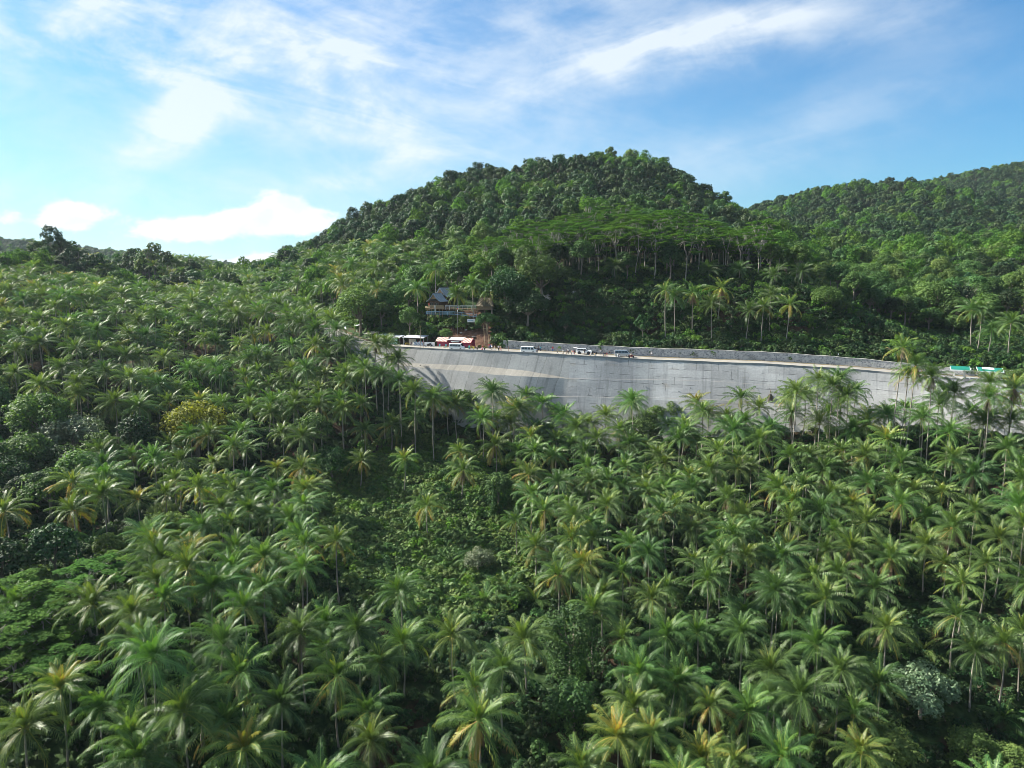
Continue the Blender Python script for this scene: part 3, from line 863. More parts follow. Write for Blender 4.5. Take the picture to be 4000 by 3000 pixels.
def limbs_quads(lob, z0, trunk_r, r, n=5, base=(0, 0, 0), sink=.8, mx=9):
    """trunk plus a limb to each lobe"""
    base = np.array(base, float)
    fork = base + np.array([r.normal() * .15, r.normal() * .15, z0])
    Q = [tube_quads(np.stack([base + (0, 0, -sink), base + (fork - base) * .5 + (r.normal() * .12, r.normal() * .12, 0), fork]), [trunk_r * 1.25, trunk_r, trunk_r * .8], n + 2)]
    for lx, ly, lz, lr in lob[:mx]:
        e = np.array([lx, ly, lz]) + np.array([0, 0, -.1 * lr])
        m = (fork + e) / 2 + np.array([0, 0, -.12 * np.linalg.norm(e - fork)]) + r.normal(size=3) * .2
        Q.append(tube_quads(np.stack([fork, m, e]), [trunk_r * .55, trunk_r * .38, trunk_r * .12], n))
    return np.concatenate(Q)
def tree_meshes(seed, R, H, z0, nl, nleaf, size, leaf, barkm, flat=.8, tr=.22, **kw):
    q, c, lob = crown_quads(seed, R, H, nl, nleaf, size, flat, **kw)
    q[..., 2] += z0
    lob = [(a, b, z + z0, l) for a, b, z, l in lob]
    t = limbs_quads(lob, z0 + H * .12, tr, np.random.default_rng(seed + 5))
    return q, c, t
def umbrella_meshes(seed, R, Ht, leaf_n, size):
    """tall pale trunk, spreading limbs and thin flat tiers of feathery leaves"""
    r = np.random.default_rng(seed)
    zf = Ht * (.44 + .12 * r.random())
    lob = []
    for i in range(20):
        a = i * 2.39996 + r.random() * .6; k = math.sqrt((i + .4) / 20)
        lob.append((R * k * math.cos(a), R * k * math.sin(a), Ht * (1.0 - .15 * k * k - .16 * r.random() - (.20 if r.random() < .3 else 0)), R * (.19 + .13 * r.random())))
    Q = []; C = []
    per = leaf_n // 20
    for lx, ly, lz, lr in lob:
        a = r.random(per) * 2 * np.pi; k = np.sqrt(r.random(per))
        wob = 1 + .25 * np.sin(a * 3 + lx) + .15 * np.sin(a * 7 + ly)
        p = np.stack([lx + lr * k * wob * np.cos(a), ly + lr * k * wob * np.sin(a), lz + .30 * lr * (1 - k * k) * .8 + r.normal(size=per) * .09 - .05], -1)
        nrm = np.stack([r.normal(size=per) * .38, r.normal(size=per) * .38, np.ones(per)], -1)
        Q.append(leaf_quads(p, nrm, size, r, .42))
        C.append(np.clip(r.random() * .35 + .6 * r.random(per), 0, 1))
    fork = np.array([r.normal() * .4, r.normal() * .4, zf])
    T_ = [tube_quads(np.stack([(0, 0, -1.0), fork * .5 + r.normal(size=3) * .25 * np.array([1, 1, 0]), fork]), [.24, .165, .13], 7)]
    mains = []
    for i in range(4):
        a = i * math.pi / 2 + r.random(); e = fork + np.array([math.cos(a) * R * .38, math.sin(a) * R * .38, (Ht - zf) * .62])
        m = (fork + e) / 2 + np.array([math.cos(a), math.sin(a), -.4]) * .3
        T_.append(tube_quads(np.stack([fork, m, e]), [.11, .085, .06], 6)); mains.append(e)
    for lx, ly, lz, lr in lob:
        e = np.array([lx, ly, lz - .05]); b = min(mains, key=lambda q: np.linalg.norm(q - e))
        m = (b + e) / 2 + np.array([0, 0, -.10 * np.linalg.norm(e - b)])
        T_.append(tube_quads(np.stack([b, m, e]), [.06, .045, .02], 5))
    return np.concatenate(Q), np.concatenate(C), np.concatenate(T_)
def tree_pair(name, q, c, t, leaf, barkm):
    return (quad_mesh(name + '_crown', q, c, M[leaf]), quad_mesh(name + '_trunk', t, np.zeros(len(t)), M[barkm]))
# near broad-leaved trees: (crown radius, crown height, height of the first fork, leaf material)
TREES = {}
LOOK = {'dark': 'leaf_dark', 'mid': 'leaf_mid', 'light': 'leaf_light'}
for i, (k, lm) in enumerate(LOOK.items()):
    TREES[k] = []
    for v in range(3):
        q, c, t = tree_meshes(200 + 10 * i + v, 3.6, 5.6 + v * .8, 3.0 + .8 * v, 17 + 2 * v, 3400, .25, lm, 'bark', rl=(.20, .48), nr=.5)
        TREES[k].append((*tree_pair('tree', q, c, t, lm, 'bark'), 3.6, 8.6 + 1.6 * v))
UMBR = []
for v in range(4):
    q, c, t = umbrella_meshes(300 + v, 5.2, 17.0, 4400, .27)
    UMBR.append(tree_pair('umbrella', q, c, t, 'leaf_umbrella', 'pale_bark'))
# far ones, both parts in one mesh, only ever placed as distant woods
def both(name, q, c, t, leaf, barkm):
    return quad_mesh(name, np.concatenate([q, t]), np.concatenate([c, np.zeros(len(t))]), [M[leaf], M[barkm]], [0] * len(q) + [1] * len(t))
FARTREE = []
for i, (k, lm) in enumerate((('dark', 'leaf_dark'), ('dark', 'leaf_dark'), ('mid', 'leaf_mid'), ('mid', 'leaf_mid'), ('light', 'leaf_light'), ('mid', 'leaf_umbrella'))):
    q, c, t = tree_meshes(400 + i, 3.6 + .3 * (i % 3), 7.2 + 2.0 * (i % 2), 3.4, 10, 1000, .44, lm, 'bark', tr=.18, nr=.26, up=.25, rl=(.32, .46))
    FARTREE.append(both('wood_tree', q, c, t, lm, 'bark'))
FARPALM = []
for i, k in enumerate(('green', 'green', 'dark', 'yellow', 'lime')):
    q, c = palm_crown(500 + i, k, 28, 18, .16, 5.1)
    tp = trunk_path(LEANS[i % 3], 60 + i); q = q + tp[-1]
    t = tube_quads(tp, trunk_radii(), 6)
    FARPALM.append(both('grove_palm', q, c, t, 'frond', 'palm_bark'))
BUSH = []
for i, lm in enumerate(('leaf_dark', 'leaf_mid', 'leaf_mid', 'leaf_light', 'leaf_dark', 'leaf_umbrella')):
    r = np.random.default_rng(600 + i)
    q, c, lob = crown_quads(600 + i, 1.25, 1.7, 7, 330, .20, 1.0, .2, (.28, .5), .5)
    q[..., 2] -= .15
    st = np.concatenate([tube_quads(np.array([(0, 0, -.3), (a * .4, b * .4, z * .5), (a, b, z)]), [.05, .035, .015], 4) for a, b, z, _ in lob[:4]])
    BUSH.append(both('bush', q, c, st, lm, 'bark'))
r = np.random.default_rng(77)
for i in range(2):                                               # broad weeds, taro-like leaves on stalks
    n = 70; a = r.random(n) * 6.28; k = np.sqrt(r.random(n)) * 1.3
    p = np.stack([k * np.cos(a), k * np.sin(a), .35 + 1.1 * r.random(n) * (1.3 - .5 * k)], -1)
    q = leaf_quads(p, np.stack([np.cos(a) * .6 + r.normal(size=n) * .4, np.sin(a) * .6 + r.normal(size=n) * .4, np.ones(n)], -1), .30, r, .6)
    st = np.concatenate([tube_quads(np.array([(p[j, 0] * .3, p[j, 1] * .3, -.2), tuple(p[j])]), [.02, .012], 3) for j in range(0, n, 3)])
    BUSH.append(both('weed', q, np.clip(.2 + .8 * r.random(n), 0, 1), st, 'leaf_light', 'bark'))

# ------------------------------------------------------------------ masses nobody could count: one object each, placed copies of the meshes above
def mass(name, label, cat, pts, rot, scl, var, meshes):
    me = bpy.data.meshes.new(name)
    n = len(pts)
    me.vertices.add(n); me.vertices.foreach_set('co', np.asarray(pts, np.float32).ravel())
    a = me.attributes.new('turn', 'FLOAT_VECTOR', 'POINT'); a.data.foreach_set('vector', np.asarray(rot, np.float32).ravel())
    a = me.attributes.new('size', 'FLOAT_VECTOR', 'POINT'); a.data.foreach_set('vector', np.asarray(scl, np.float32).ravel())
    a = me.attributes.new('which', 'INT', 'POINT'); a.data.foreach_set('value', np.asarray(var, np.int32))
    me.update()
    o = tag(link(name, me), label, cat, kind='stuff')
    g = bpy.data.node_groups.new(name, 'GeometryNodeTree')
    g.interface.new_socket('Geometry', in_out='INPUT', socket_type='NodeSocketGeometry')
    g.interface.new_socket('Geometry', in_out='OUTPUT', socket_type='NodeSocketGeometry')
    gi, go = g.nodes.new('NodeGroupInput'), g.nodes.new('NodeGroupOutput')
    def attr(nm, t):
        x = g.nodes.new('GeometryNodeInputNamedAttribute'); x.data_type = t; x.inputs['Name'].default_value = nm; return x.outputs[0]
    turn, size, which = attr('turn', 'FLOAT_VECTOR'), attr('size', 'FLOAT_VECTOR'), attr('which', 'INT')
    join = g.nodes.new('GeometryNodeJoinGeometry')
    for k, m in enumerate(meshes):
        src = bpy.data.objects.new(name + '_source', m)
        cmp_ = g.nodes.new('FunctionNodeCompare'); cmp_.data_type = 'INT'; cmp_.operation = 'EQUAL'
        ins = [s for s in cmp_.inputs if s.type == 'INT']
        g.links.new(which, ins[0]); ins[1].default_value = k
        oi = g.nodes.new('GeometryNodeObjectInfo'); oi.inputs['Object'].default_value = src
        ip = g.nodes.new('GeometryNodeInstanceOnPoints')
        g.links.new(gi.outputs[0], ip.inputs['Points']); g.links.new(cmp_.outputs[0], ip.inputs['Selection'])
        g.links.new(oi.outputs['Geometry'], ip.inputs['Instance']); g.links.new(turn, ip.inputs['Rotation']); g.links.new(size, ip.inputs['Scale'])
        g.links.new(ip.outputs[0], join.inputs[0])
    g.links.new(join.outputs[0], go.inputs[0])
    md = o.modifiers.new('place', 'NODES'); md.node_group = g
    return o
# ------------------------------------------------------------------ where things grow
DS = np.concatenate([np.arange(55, 320, .5), np.arange(320, 1300, 2.0)])
def ray_hit(px, py, h):
    """depth at which the sight line through a pixel comes down to h metres over the ground"""
    P = np.stack([at(px, py, D) for D in DS]) if False else np.stack([(px - 2000) / F * DS, DS * (CP + (1500 - py) / F * SP), CZ + DS * (-SP + (1500 - py) / F * CP)], 1)
    g = P[:, 2] - h_at(P[:, 0], P[:, 1]) - h
    k = np.nonzero(g < 0)[0]
    return DS[k[0]] if len(k) else None
def inside(px, py, poly):
    px = np.asarray(px, float); py = np.asarray(py, float); r = np.zeros(px.shape, bool); n = len(poly)
    for i in range(n):
        (x0, y0), (x1, y1) = poly[i], poly[(i + 1) % n]
        if y0 == y1: continue
        c = ((y0 > py) != (y1 > py)) & (px < (x1 - x0) * (py - y0) / (y1 - y0) + x0)
        r ^= c
    return r
CLEARING = [(1250, 1800), (1420, 1740), (1600, 1690), (1900, 1730), (2060, 1830), (2110, 2050), (2090, 2260), (1960, 2420), (1700, 2420), (1480, 2380), (1330, 2260), (1230, 2080), (1290, 1900)]
THICKET = [(-400, 1560), (330, 1560), (470, 1640), (640, 1640), (640, 1740), (430, 1800), (330, 1900), (200, 2040), (-400, 2040)]
CORNER = [(3280, 2580), (3560, 2480), (3800, 2520), (3850, 2700), (4080, 2760), (4080, 3060), (3260, 3060)]
VINES = [(2090, 2350), (2370, 2350), (2400, 2860), (2060, 2860)]
FEATHER = [(-400, 2090), (480, 2090), (500, 2300), (330, 2480), (150, 2560), (-400, 2600)]

# crowns read off six enlarged parts of the photo: x, y of the crown's heart in that part, kind
# g green, d dark, y yellow, l lime, r ragged, u young; capital letter = skirt of dead fronds
CROPS = {'A': (0, 1500, 1.659), 'B': (1333, 1500, 1.659), 'C': (2666, 1500, 1.658), 'D': (0, 2100, 1.659), 'E': (1333, 2100, 1.659), 'G': (2666, 2100, 1.658), 'L': (0, 850, 1.58), 'H': (1100, 600, 1.7015)}
HEROES = {
 'A': '500 70 g,750 150 d,905 140 g,655 440 g,855 470 y,1100 400 y,1240 330 g,1350 330 y,1515 400 G,1620 150 g,1755 190 g,1905 160 g,2065 150 y,1960 345 g,1960 545 y,1135 620 y,465 640 y,660 720 g,470 820 y,30 830 y,330 1020 u,600 1010 u,1440 800 g,1310 930 g,1620 820 y,1770 690 g,1880 880 g,1975 690 l,1525 1080 g,1000 1040 l,1220 1120 l,1015 1280 G,1375 1320 g,1715 1340 g,1960 1200 G,2180 1020 y,100 1440 g,600 1430 g',
 'D': '900 680 g,1445 690 d,1555 880 Y,1950 620 D,2180 900 y,390 980 l,160 1230 g,850 1290 g,1190 1130 g,1825 1080 d,1210 900 u,1590 1380 l,900 1440 g',
 'B': '10 170 g,130 130 y,325 270 y,480 230 y,600 130 G,740 130 y,975 60 g,1145 160 d,150 300 y,920 230 y,1000 400 y,1100 260 g,770 440 y,790 560 Y,130 500 y,560 790 y,1150 440 G,1215 590 y,1370 470 y,1440 210 g,1525 290 g,1655 360 g,1880 140 g,1865 390 G,1320 820 y,1510 860 g,1725 790 g,1615 640 d,1405 640 d,1265 1050 y,1405 1240 Y,1565 1180 l,1700 1350 g,1875 1040 y,1990 700 G,2090 700 g,1990 1100 d,380 1350 g,925 1400 u,1075 1310 u,1270 1390 u,700 1160 u',
 'E': '400 690 g,715 640 g,1185 670 g,240 820 g,170 1130 y,1050 860 d,905 1130 u,1935 880 g,2110 640 g,1790 1290 l,2010 1280 l,1890 1100 g,2170 940 g,100 600 d,1640 470 g',
 'C': '20 320 g,65 680 g,130 180 g,290 740 G,180 560 g,405 860 g,440 550 g,500 370 g,625 680 y,710 190 G,890 250 g,1105 310 g,910 560 G,1180 470 y,1415 510 g,1205 640 G,1190 260 g,1730 320 g,1750 490 g,1880 590 D,1420 780 Y,1110 780 l,905 830 d,1755 930 Y,2060 1000 g,2180 790 g,260 1110 g,415 1120 g,690 1070 y,930 1080 g,1090 1060 G,1350 1130 Y,1580 1050 g,1015 1230 g,1970 1160 g,610 1350 d,720 1430 g,330 300 g,1320 200 g,1560 220 g,1950 250 g,2100 420 g,820 480 d,1020 130 l,60 950 d,1900 820 g,2120 240 g,1660 130 g',
 'G': '100 620 g,385 610 d,600 350 d,580 860 g,870 690 g,1030 860 d,1200 740 u,1320 590 G,1560 740 u,1775 510 y,2085 680 Y,1275 940 y,180 1090 y,430 1130 G,590 1060 d,1110 1140 y,1160 1400 l,650 1420 y,2080 1160 u,1900 740 d,30 960 y,1240 330 d,130 1440 l,290 1400 u,860 1300 u',
 'L': '590 480 y,710 600 d,905 590 g,1120 390 g,230 700 g,840 390 g,905 740 d,1340 770 g,1555 720 y,1470 600 g,1595 590 g,655 960 d,480 1020 g,470 810 g,1170 940 g,1320 920 g,1810 940 g,2130 970 g,910 990 g,1550 1070 g,1680 1150 g,1830 1130 g,1975 1130 g,2105 1130 y,710 1140 g,860 1170 g,250 1040 g,1430 560 g,985 390 g,430 400 g,1050 700 g,1240 640 g,380 930 g,90 960 g,60 610 g,330 560 g,780 860 g,1010 870 g,1660 880 g,1500 890 g,1930 700 g,1780 640 g,1100 1060 g,1300 560 g,1190 520 g,1360 350 g,1480 380 y,1300 270 g,1075 225 g,980 230 y,860 210 y,100 820 g,850 640 g,600 700 g',
 'H': '100 870 g,390 690 g,640 900 y,415 880 y,510 930 g,560 930 g,645 770 g,545 770 g,820 620 g,610 640 g,915 660 y,1140 560 y,900 900 y,1170 940 g,1275 870 y,1395 900 y,735 650 g,235 770 g,180 830 g,300 740 g,780 720 g,470 740 g,700 760 g,1640 350 y,1665 230 y,1830 240 y,1930 215 y,1590 180 y,1740 200 y',
}
# palms whose own depth is known: standing before the wall, on the slope above the road: px, py of the heart, depth, kind, lean kind
FIXED = [(3527, 1358, 163, 'R', 2), (3577, 1428, 163, 'Y', 2), (3640, 1472, 160, 'G', 1), (3548, 1468, 166, 'y', 2), (3197, 1487, 176, 'g', 0), (3112, 1530, 170, 'g', 0), (3280, 1490, 172, 'D', 0), (3254, 1508, 170, 'd', 0), (3312, 1548, 168, 'g', 0),
         (3730, 1535, 160, 'd', 0), (3868, 1500, 158, 'Y', 0), (3864, 1556, 154, 'G', 0), (3963, 1518, 156, 'R', 0), (2470, 1566, 186, 'g', 0), (1925, 1535, 190, 'd', 0), (1467, 1345, 204, 'G', 0), (1510, 1350, 206, 'g', 0), (1557, 1405, 203, 'd', 0), (1313, 1290, 216, 'd', 0), (1232, 1285, 222, 'g', 0), (1281, 1400, 212, 'd', 0), (1180, 1265, 226, 'd', 1), (1390, 1420, 208, 'd', 0), (1345, 1350, 212, 'd', 0), (1420, 1470, 204, 'g', 0), (1425, 1440, 198, 'g', 0), (1495, 1462, 196, 'd', 0), (1560, 1488, 193, 'g', 0), (1622, 1528, 190, 'g', 0), (1692, 1556, 189, 'y', 0),
         (2599, 1135, 219, 'r', 1), (2705, 1145, 222, 'R', 1), (2781, 1190, 218, 'g', 1), (2816, 1128, 223, 'R', 1), (2982, 1202, 213, 'y', 0), (3010, 1155, 218, 'd', 0), (3085, 1190, 210.5, 'r', 1), (2400, 1044, 240, 'd', 1), (2770, 1055, 236, 'd', 0), (2890, 1055, 233, 'd', 1), (3025, 1075, 228, 'd', 0), (3117, 1000, 236, 'd', 0), (3134, 1063, 226, 'd', 0), (2635, 1160, 222, 'd', 1), (2930, 1215, 215, 'd', 2), (3798, 1210, 200, 'y', 1), (3836, 1213, 198, 'g', 1), (3950, 1262, 190, 'g', 1), (3875, 1290, 195, 'd', 1), (3245, 1065, 236, 'g', 0),
         (1786, 1148, 234, 'y', 0), (1851, 1122, 236, 'g', 0), (1922, 1150, 236, 'y', 0)]
KIND = {'g': 'green', 'd': 'dark', 'y': 'yellow', 'l': 'lime', 'r': 'ragged', 'u': 'young'}
PALMS = []                                                       # base x, y, ground, height, kind, skirt, lean, variant, rz, size
def put_palm(P, h_hint, kind, skirt, lean, size):
    v = random.randrange(2); rz = random.random() * 6.283
    if lean == 2: rz = random.choice((-.4, .3, .5))              # the tall ones before the wall lean with their tops to the right
    tx, ty, _ = TTOP[lean][v]
    ox, oy = tx * math.cos(rz) - ty * math.sin(rz), tx * math.sin(rz) + ty * math.cos(rz)
    bx, by = P[0] - ox, P[1] - oy
    g = float(h_at(bx, by))
    h = P[2] - g
    PALMS.append(dict(b=(bx, by, g), h=h, top=tuple(float(c) for c in P), kind=kind, skirt=skirt, lean=lean, v=v, rz=rz, size=size, hero=True))
for cname, txt in HEROES.items():
    x0, y0, sc = CROPS[cname]
    for e in txt.split(','):
        cx, cy, k = e.split(); px, py = x0 + float(cx) / sc, y0 + float(cy) / sc
        kind = KIND[k.lower()]
        h = 1.0 if kind == 'young' else random.uniform(9.5, 12.5)
        if cname == 'B' and 250 < float(cy) < 1100 and float(cx) < 1300: h = random.uniform(7.5, 9.5)
        D = ray_hit(px, py, h)
        if D is None: continue
        P = at(px, py, D)
        d, _, q = edge_dist(P[0], P[1])
        if -6 < d < 11 and q > 1280: continue
        lean = random.choices((0, 1, 2), (6, 4, 1))[0] if kind != 'young' else 0
        put_palm(P, h, kind, k.isupper(), lean, random.uniform(.84, 1.10))
for px, py, D, k, l in FIXED:
    put_palm(at(px, py, D), 12, KIND[k.lower()], k.isupper(), l, random.uniform(.84, 1.0) * (.68 if 1700 < px < 1930 and py < 1200 else 1))
for i, q_ in enumerate(range(1050, 1325, 26)):                    # the row that hides the road where it bends away
    c_, t_, n_ = edge(q_)
    for k in (5.5, 12.0):
        xx, yy = c_[0] - n_[0] * k + random.uniform(-1, 1), c_[1] - n_[1] * k + random.uniform(-1, 1)
        put_palm(np.array((xx, yy, float(h_at(xx, yy)) + random.uniform(8.5, 11.0) * (.75 if q_ > 1330 else 1))), 10, random.choice(('green', 'dark', 'green')), i % 3 == 0, i % 2, random.uniform(.95, 1.1))
N_HERO = len(PALMS)

class Near:
    """keeps a minimum distance between what has been placed"""
    def __init__(s, cell): s.c = cell; s.g = {}
    def ok(s, x, y, r):
        i, j = int(x // s.c), int(y // s.c); k = int(r // s.c) + 1
        for a in range(i - k, i + k + 1):
            for b in range(j - k, j + k + 1):
                for (u, v) in s.g.get((a, b), ()):
                    if (u - x) ** 2 + (v - y) ** 2 < r * r: return False
        return True
    def add(s, x, y): s.g.setdefault((int(x // s.c), int(y // s.c)), []).append((x, y))
def grid(x0, x1, y0, y1, step, jit=.42):
    gx, gy = np.meshgrid(np.arange(x0, x1, step), np.arange(y0, y1, step * .9))
    gx = gx + (np.arange(gx.shape[0]) % 2)[:, None] * step * .5
    gx = gx + RNG.uniform(-jit, jit, gx.shape) * step; gy = gy + RNG.uniform(-jit, jit, gy.shape) * step
    return gx.ravel(), gy.ravel()
def survey(x, y):
    g = h_at(x, y); d, zr, q = edge_dist(x, y); px, py, D = proj(np.stack([x, y, g + 1.0], -1))
    return g, d, q, px, py, D
near = Near(4.0)
for p in PALMS: near.add(p['b'][0], p['b'][1])
TREE_AT = []                                                     # (x, y, ground, set, size)
UMB_AT = []
# individually read trees: px, py of the crown's middle, crown width in photo pixels, set, what it looks like
SPECIAL = [
 (760, 1600, 240, 'olive', 'broad yellow-olive tree standing alone in the coconut slope'),
 (150, 1575, 230, 'light', 'wide fresh green tree at the top of the leafy thicket'),
 (270, 1650, 210, 'grey', 'pale green tree with visible grey limbs inside the leafy thicket'),
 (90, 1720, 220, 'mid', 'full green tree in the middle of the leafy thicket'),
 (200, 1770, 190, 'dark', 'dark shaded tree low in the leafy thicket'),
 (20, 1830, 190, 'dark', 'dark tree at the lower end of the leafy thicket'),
 (640, 2050, 190, 'light', 'bright lime green tree beside the dead grey palm stump'),
 (640, 1980, 110, 'light', 'small lime green tree just above the bright lime tree'),
 (1290, 1770, 150, 'mid', 'mid green bushy tree at the upper edge of the clearing'),
 (1110, 1940, 120, 'grey', 'grey green shrub under tall palms on the slope'),
 (1870, 2160, 130, 'grey', 'slender pale tree standing in the bushy clearing'),
 (3610, 2640, 240, 'grey', 'round silvery green tree among palms near the bottom corner'),
 (3450, 2900, 230, 'light', 'yellow green bushy tree at the bottom edge below the silvery tree'),
 (3800, 2890, 170, 'light', 'yellow green round tree at the bottom edge beside the corner'),
 (3960, 2960, 170, 'light', 'bright green bush tree in the very corner at the bottom'),
 (3380, 2590, 150, 'mid', 'mid green tree hidden between palms left of the silvery tree'),
 (1800, 1545, 130, 'light', 'lime green tree at the foot of the wall by the lower berm'),
 (1610, 1690, 110, 'mid', 'small green tree under the palms near the wall foot'),
 (2170, 1590, 110, 'light', 'lime green shrubby tree against the foot of the wall'),
 (2560, 1590, 130, 'light', 'pale green feathery tree in front of the poured wall'),
 (2640, 1575, 120, 'light', 'taller pale green feathery tree against the poured wall'),
 (2510, 1640, 150, 'mid', 'green tree among palms below the poured wall'),
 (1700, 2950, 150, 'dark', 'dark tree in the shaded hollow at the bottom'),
 (550, 985, 105, 'grey', 'rounded grey green tree on the left ridge'),
 (330, 960, 95, 'dark', 'dark crown on the ridge beside the rounded grey tree'),
 (240, 930, 100, 'dark', 'tallest dark crown on the left ridge'),
 (130, 960, 95, 'dark', 'dark broad crown near the outer end of the left ridge'),
 (430, 1010, 90, 'mid', 'mid green crown on the ridge slope below the skyline'),
 (2110, 1020, 190, 'mid', 'large dense tree at the edge of the flat-topped trees'),
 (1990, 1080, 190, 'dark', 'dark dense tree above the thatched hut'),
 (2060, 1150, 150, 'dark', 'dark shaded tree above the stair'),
 (1640, 1120, 150, 'mid', 'leafy green tree behind the stilt house', 264),
 (1600, 1200, 140, 'mid', 'leafy green tree beside the stilt house deck', 252),
 (1500, 1222, 130, 'mid', 'green tree above the long row of stalls', 250),
 (1410, 1215, 150, 'light', 'bright leafy tree between house and palms above the road', 256),
 (1740, 1290, 62, 'light', 'small pale green tree on the bare soil bank above the pink stall'),
 (1815, 1235, 52, 'light', 'small light green tree growing through the blue railing'),
 (1900, 1230, 90, 'mid', 'leafy tree at the head of the stair beside the thatched hut'),
 (3985, 1462, 140, 'light', 'low lime green tree beside the green roofed shelters'),
 (3640, 1120, 160, 'light', 'light green spreading tree at the edge of the sunlit woods'),
 (3230, 1140, 110, 'light', 'bright green young tree above the dark slope'),
 (1400, 1150, 180, 'light', 'bright green feathery tree on the grassy slope below the hill palms'),
]
UMB_HERO = [(330, 2190, 1.15), (170, 2330, 1.2), (60, 2260, 1.1), (110, 2460, 1.0), (290, 2420, .9), (20, 2400, 1.1), (440, 2170, .85), (250, 2540, .9), (50, 2560, .95)]
for px, py, s in UMB_HERO:
    D = ray_hit(px, py, 11.0 * s)
    P = at(px, py, D); UMB_AT.append((P[0], P[1], float(h_at(P[0], P[1])), .92 * s, True)); near.add(P[0], P[1])
    for k in range(7): near.add(P[0] + 3.2 * math.cos(k * .9), P[1] + 3.2 * math.sin(k * .9))
SPEC_AT = []
for px, py, wpx, st, lab, *fix in SPECIAL:
    for it in range(2):
        D0 = 200 if it == 0 else D
        wpx *= 1.12 if it == 0 and wpx > 140 else 1.0; R = wpx * D0 / F / 2
        hh = R * 1.55 if wpx > 80 else R * 1.7
        D = (fix[0] if fix else None) or ray_hit(px, py, hh) or 230
    P = at(px, py, D); R = wpx * D / F / 2
    SPEC_AT.append((P[0], P[1], float(h_at(P[0], P[1])), st, R, lab)); near.add(P[0], P[1])
    for k in range(7 if R > 3 else 0): near.add(P[0] + .55 * R * math.cos(k * .9), P[1] + .55 * R * math.sin(k * .9))

# --- palms over the front slopes and the hill on the left
x, y = grid(-300, 320, 45, 470, 4.6, .5)
g, d, q, px, py, D = survey(x, y)
pxt, pyt, _ = proj(np.stack([x, y, g + 10.5], -1))
for k in ((px, py), (pxt, pyt), ((px + pxt) / 2, (py + pyt) / 2)):
    if k[0] is px: clear = inside(*k, CLEARING); thick = inside(*k, THICKET)
    clear = clear | inside(*k, CLEARING); thick = thick | inside(*k, THICKET) | inside(*k, FEATHER) | inside(*k, CORNER) | inside(*k, VINES)
front = ((d < -8.5) & (q > 1620)) | ((d < -6.5) & (q > 1150) & (q <= 1620)) | ((d < -5) & (q <= 1150))
lefthill = (q <= 1150) & (d > 13) & (D < 470)
houseside = (q > 950) & (px > 950) & (px < 1720) & (d > 14) & (D > 232) & (D < 345)
for i in np.argsort(D):
    if y[i] < 48: continue
    ridge = px[i] < 640 and D[i] > 318
    if front[i]:
        pr = (.88 if px[i] > 2150 else .5 if py[i] > 2350 else .22) if D[i] < 185 and 0 < px[i] < 4000 else .97
        if clear[i]: pr = .03
        elif thick[i]: pr = .02
        elif px[i] < 1300 and D[i] < 170: pr = .62
    elif (lefthill[i] or houseside[i]) and px[i] > 1000 and py[i] < float(np.interp(px[i], [1000, 1180, 1450, 1720], [1060, 1065, 1010, 1020])): continue
    elif lefthill[i]: pr = .8
    elif houseside[i]: pr = .34 if px[i] < 1500 else .15
    else: continue
    if ridge: pr = .12
    if random.random() > pr or not near.ok(x[i], y[i], random.uniform(3.0, 4.4) if px[i] > 1600 and 160 < D[i] < 200 else random.uniform(3.3, 6.2)): continue
    near.add(x[i], y[i])
    kind = random.choices(['green', 'dark', 'yellow', 'lime', 'ragged'], (5.5, 2.2, 1.6 if px[i] < 2400 else 1.2, .9, .7))[0]
    lean = random.choices((0, 1, 2), (6, 4, 1))[0]
    h = random.uniform(7.5, 11.2) if D[i] < 215 and D[i] > 158 and px[i] > 1500 else random.uniform(7.5, 13) if D[i] < 260 else random.uniform(7, 11.5)
    rz = random.random() * 6.283
    v = random.randrange(2)
    tx, ty, _ = TTOP[lean][v]
    ox, oy = tx * math.cos(rz) - ty * math.sin(rz), tx * math.sin(rz) + ty * math.cos(rz)
    PALMS.append(dict(b=(x[i], y[i], g[i]), h=h, top=(x[i] + ox, y[i] + oy, g[i] + h), kind=kind, skirt=random.random() < .24, lean=lean, v=v, rz=rz, size=random.uniform(.76, 1.18), hero=False))

# --- flat-topped trees on the shoulder above the road
x, y = grid(-20, 190, 225, 330, 5.8)
g, d, q, px, py, D = survey(x, y)
for i in range(len(x)):
    lo = float(np.interp(px[i], [1880, 2100, 2800, 3120], [262, 247, 236, 232]))
    hi = float(np.interp(px[i], [1950, 2300, 2800, 3120], [290, 318, 306, 262]))
    if 1890 < px[i] < 3140 and lo < D[i] < hi and near.ok(x[i], y[i], 5.6):
        near.add(x[i], y[i]); UMB_AT.append((x[i], y[i], g[i], random.uniform(.76, 1.16), False))
